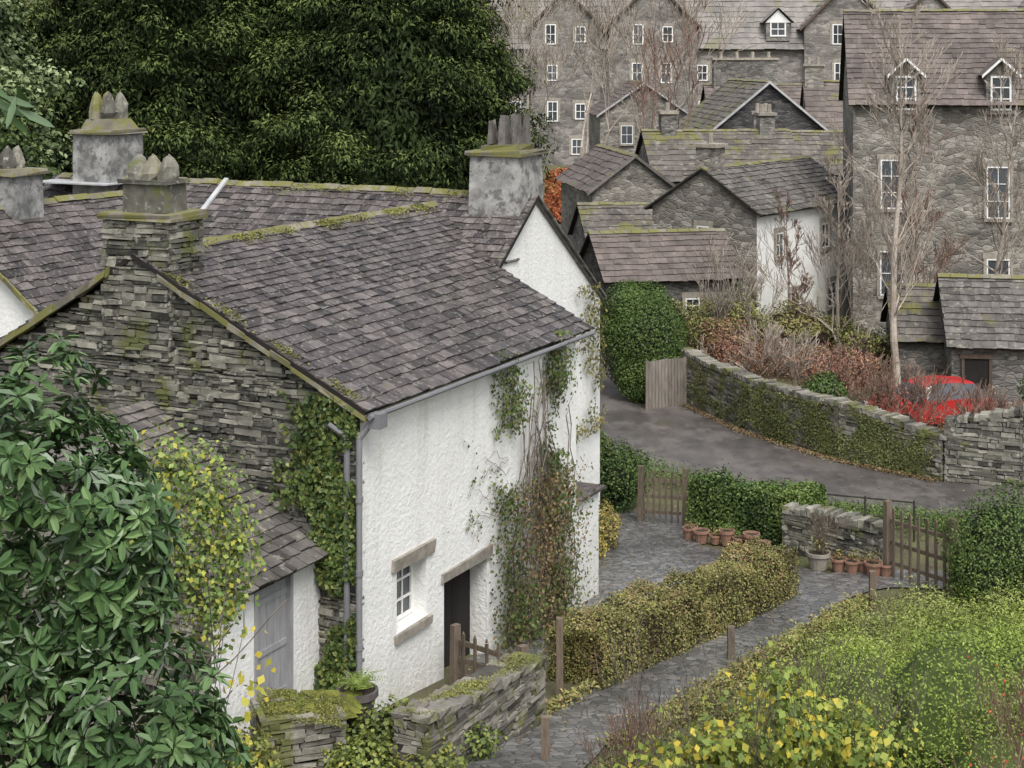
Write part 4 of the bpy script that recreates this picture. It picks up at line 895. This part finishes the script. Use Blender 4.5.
mb=MB(); a=V3((15.35,54.48,-2.0)); mb.box(a,V3((.9,-.127,0)),V3((0,.05,0)),Z*1.8,0); 
for q in (a,a+V3((.9,-.127,0))): mb.box(q+V3((-.05,-.04,0)),V3((.1,0,0)),V3((0,.06,0)),Z*1.95,1)
mb.box(a+V3((-.1,-.05,1.85)),V3((1.1,-.15,0)),V3((0,.08,0)),Z*.15,1); mb.done('shed_doorway',[m_dark,m_woodd])
# hotel
ho=empty('large_stone_hotel',(25,150,0)); mb=MB(); Y0=150; X0,X1=-14,62; ZH=11.6; ZG=13.2; ZT=19.5
mb.face([(X0,Y0,-1),(X1,Y0,-1),(X1,Y0,ZH),(X0,Y0,ZH)]); mb.face([(X0,Y0,-1),(X0,Y0,ZH),(X0,Y0+6,ZT),(X0,Y0+12,ZH),(X0,Y0+12,-1)]); mb.face([(X1,Y0,-1),(X1,Y0+12,-1),(X1,Y0+12,ZH),(X1,Y0+6,ZT),(X1,Y0,ZH)])
mb.face([(X0,Y0+12,-1),(X0,Y0+12,ZH),(X1,Y0+12,ZH),(X1,Y0+12,-1)])
gabs=[(-4,7),(5.0,6.5),(13.2,8.2),(31.3,8),(39.0,6.5),(50,7)]
for (x,w) in gabs:
    mb.face([(x-w/2,Y0-.6,-1),(x+w/2,Y0-.6,-1),(x+w/2,Y0-.6,ZG),(x,Y0-.6,ZG+w*.5),(x-w/2,Y0-.6,ZG)])
    for s in (-1,1): mb.face([(x+s*w/2,Y0-.6,-1),(x+s*w/2,Y0+2,-1),(x+s*w/2,Y0+2,ZG),(x+s*w/2,Y0-.6,ZG)])
mb.done('walls',m_hotel,ho)
mb=MB(); slates(mb,(X0-.3,Y0-.5,ZH-.6),(X1,Y0-.5,ZH-.6),(X1,Y0+6,ZT+.1),(X0-.3,Y0+6,ZT+.1),.6,.7,.04); slates(mb,(X0-.3,Y0+12.5,ZH-.5),(X1,Y0+12.5,ZH-.5),(X1,Y0+6,ZT+.1),(X0-.3,Y0+6,ZT+.1),1.5,2,.04)
for (x,w) in gabs:
    for s in (-1,1):
        slates(mb,(x+s*(w/2+.4),Y0-.9,ZG-.35),(x+s*(w/2+.4),Y0+3.5,ZG-.35),(x,Y0+6,ZG+w*.5+.1),(x,Y0-.9,ZG+w*.5+.1),.6,.7,.04)
mb.done('slate_roof',[m_slatel,m_dark],ho)
mb=MB()
for (x,w) in gabs:
    for s in (-1,1): mb.box((x+s*(w/2+.45),Y0-1.0,ZG-.5),(-s*(w/2+.45),0,w*.5+.5),(0,.08,0),(0,0,.3),0)
mb.done('bargeboards',[m_woodd],ho)
mb=MB(); wrg=random.Random(4)
wx=[(-5.5,.6),(-2.5,.6),(3.8,.6),(6.2,.6),(11.8,.6),(14.6,.6),(17.8,0),(30.6,.6),(33.2,.6),(38.3,.6),(50,.6)]+[(x,0) for x in (-9,.2,22,35.2,44)]
for (x,of) in wx:
    for z in ((12.4,8.8,5.2,1.9) if of else (8.8,5.2,1.9)):
        if wrg.random()<.15: continue
        hh=wrg.choice((1.9,1.9,1.5)); c=V3((x+wrg.uniform(-.25,.25),Y0-of-.01,z)); window(mb,c,V3((1,0,0)),V3((0,-1,0)),1.0,hh,2,2,.1,dep=.08); mb.box(c+V3((-.75,0,hh/2+.02)),V3((1.5,0,0)),V3((0,-.05,0)),Z*.3,2)
        for s_ in (-1,1): mb.box(c+V3((s_*.61-.11,0,-hh/2)),V3((.22,0,0)),V3((0,-.05,0)),Z*hh,2)
mb.box((23.8,Y0-.2,11.8),(2.2,0,0),(0,3.5,0),(0,0,1.8),3); window(mb,V3((24.9,Y0-.22,12.9)),V3((1,0,0)),V3((0,-1,0)),1.5,1.4,2,2,.14)
q=[V3((23.4,Y0-.6,13.5)),V3((24.9,Y0-.6,14.9)),V3((26.4,Y0-.6,13.5))]; r_=[x+V3((0,4,0)) for x in q]
mb.face([q[0],q[1],r_[1],r_[0]],4); mb.face([q[1],q[2],r_[2],r_[1]],4); mb.face([q[0]+V3((.3,.3,0)),q[2]+V3((-.3,.3,0)),q[1]+V3((0,.3,-.2))],0)
mb.done('windows',[m_paint,m_glass,m_lintel,m_hotel,m_slatel],ho)
mb=MB()
for x in (3,20,28,42): mb.box((x,Y0+5.2,17),(2.2,0,0),(0,1.4,0),(0,0,4.6),0)
mb.done('chimney_stacks',m_hotel,ho)
# ------------------------------------------------------------------ red car
def car(name,loc,yaw,paint):
    e=empty(name,loc); R=Matrix.Rotation(yaw,4,'Z'); T=Matrix.Translation(loc)@R
    st=[(-2.05,.62,.42,.62,.64,.55),(-1.98,.78,.28,.80,.86,.66),(-1.75,.84,.24,.92,1.10,.66),(-1.35,.87,.22,.95,1.40,.62),(-.6,.88,.2,.95,1.48,.64),(.1,.88,.2,.94,1.47,.63),(.55,.88,.2,.93,1.34,.62),(1.05,.87,.22,.92,.98,.70),(1.6,.84,.24,.82,.86,.66),(1.95,.76,.28,.66,.70,.58),(2.08,.58,.38,.52,.54,.48)]
    mb=MB(); 
    def sec(s): x,w,b_,be,ro,rw=s; return [V3((x,-w*.92,b_)),V3((x,-w,b_+.2)),V3((x,-w*.97,be)),V3((x,-rw,ro-.04)),V3((x,-rw*.7,ro)),V3((x,rw*.7,ro)),V3((x,rw,ro-.04)),V3((x,w*.97,be)),V3((x,w,b_+.2)),V3((x,w*.92,b_))]
    for i in range(len(st)-1):
        a=sec(st[i]);c=sec(st[i+1])
        for k in range(9):
            m=0
            if k in (2,6) and 2<=i<=6: m=1
            if k in (3,4,5) and i in (6,2): m=1
            mb.face([T@a[k],T@a[k+1],T@c[k+1],T@c[k]],m,.5)
    mb.face([T@q for q in sec(st[0])],0,.5); mb.face([T@q for q in sec(st[-1])],0,.5)
    mb.done('body',[paint,m_glass],e)
    mb=MB()
    for x in (-1.3,1.32):
        for y in (-.86,.86):
            s=1 if y>0 else -1
            mb.cyl(T@V3((x,y-.2*s,.31)),T@V3((x,y+.03*s,.31)),.31,n=18,m=0); mb.cyl(T@V3((x,y+.031*s,.31)),T@V3((x,y+.045*s,.31)),.19,.15,12,m=1)
    for y in (-.6,.6): mb.box(T@V3((1.93,y-.14,.6)),R@V3((.1,0,0)),R@V3((0,.28,0)),V3((0,0,.13)),1); mb.box(T@V3((-2.03,y-.12,.66)),R@V3((.08,0,0)),R@V3((0,.24,0)),V3((0,0,.14)),2)
    for x in (.5,-.3):
        for s in (-1,1): mb.box(T@V3((x,.84*s-.02,.93)),R@V3((.05,0,0)),R@V3((0,.05,0)),R@V3((-.02,-.2*s,.42)),3)
    for s in (-1,1): mb.box(T@V3((.62,.9*s-.06,.95)),R@V3((.12,0,0)),R@V3((0,.14*s,0)),V3((0,0,.12)),3)
    mb.done('wheels_and_lights',[m_dark,m_lead,MAT('tail_red',[(.4,.02,.02),(.4,.02,.02)]),paint],e)
m_red=MAT('car_paint_red',[(.42,.025,.025),(.42,.025,.025)],rough=.3,spec=.5,namt=.1,bstr=0)
car('parked_car',V3((13.6,52.3,-1.9)),math.radians(195),m_red)
mb=MB(); mb.cyl((16.4,61,1.6),(16.4,60.9,1.65),.3,.22,12); mb.cyl((16.4,61.1,-1.9),(16.4,61.1,1.65),.03); mb.done('satellite_dish',m_paint)
# ------------------------------------------------------------------ camera, light
cam=bpy.data.cameras.new('camera'); co=bpy.data.objects.new('camera',cam); COL.objects.link(co); co.location=(0,0,10); co.rotation_euler=(math.radians(90),0,0)
cam.sensor_width=36; cam.lens=56.25; cam.shift_y=-(384-60)/1024; cam.clip_end=3000; cam.clip_start=.1; S.camera=co
w=bpy.data.worlds.new('World'); S.world=w; w.use_nodes=True; nt=w.node_tree; bg=nt.nodes['Background']; sk=nt.nodes.new('ShaderNodeTexSky'); sk.sky_type='NISHITA'; sk.sun_disc=False
el=math.radians(55); az=math.radians(165)
sk.sun_elevation=el; sk.sun_rotation=az; sk.dust_density=4; sk.air_density=1.0
hs_=nt.nodes.new('ShaderNodeHueSaturation'); hs_.inputs['Saturation'].default_value=.35; hs_.inputs['Value'].default_value=1.45; nt.links.new(sk.outputs[0],hs_.inputs['Color']); nt.links.new(hs_.outputs[0],bg.inputs[0]); bg.inputs[1].default_value=.15
sun=bpy.data.lights.new('sun','SUN'); so=bpy.data.objects.new('sun',sun); COL.objects.link(so); sun.energy=2.3; sun.angle=math.radians(30); sun.color=(1,.98,.945)
dv=V3((math.sin(az)*math.cos(el),math.cos(az)*math.cos(el),math.sin(el))); so.rotation_euler=dv.to_track_quat('Z','Y').to_euler(); so.location=(20,-10,40)
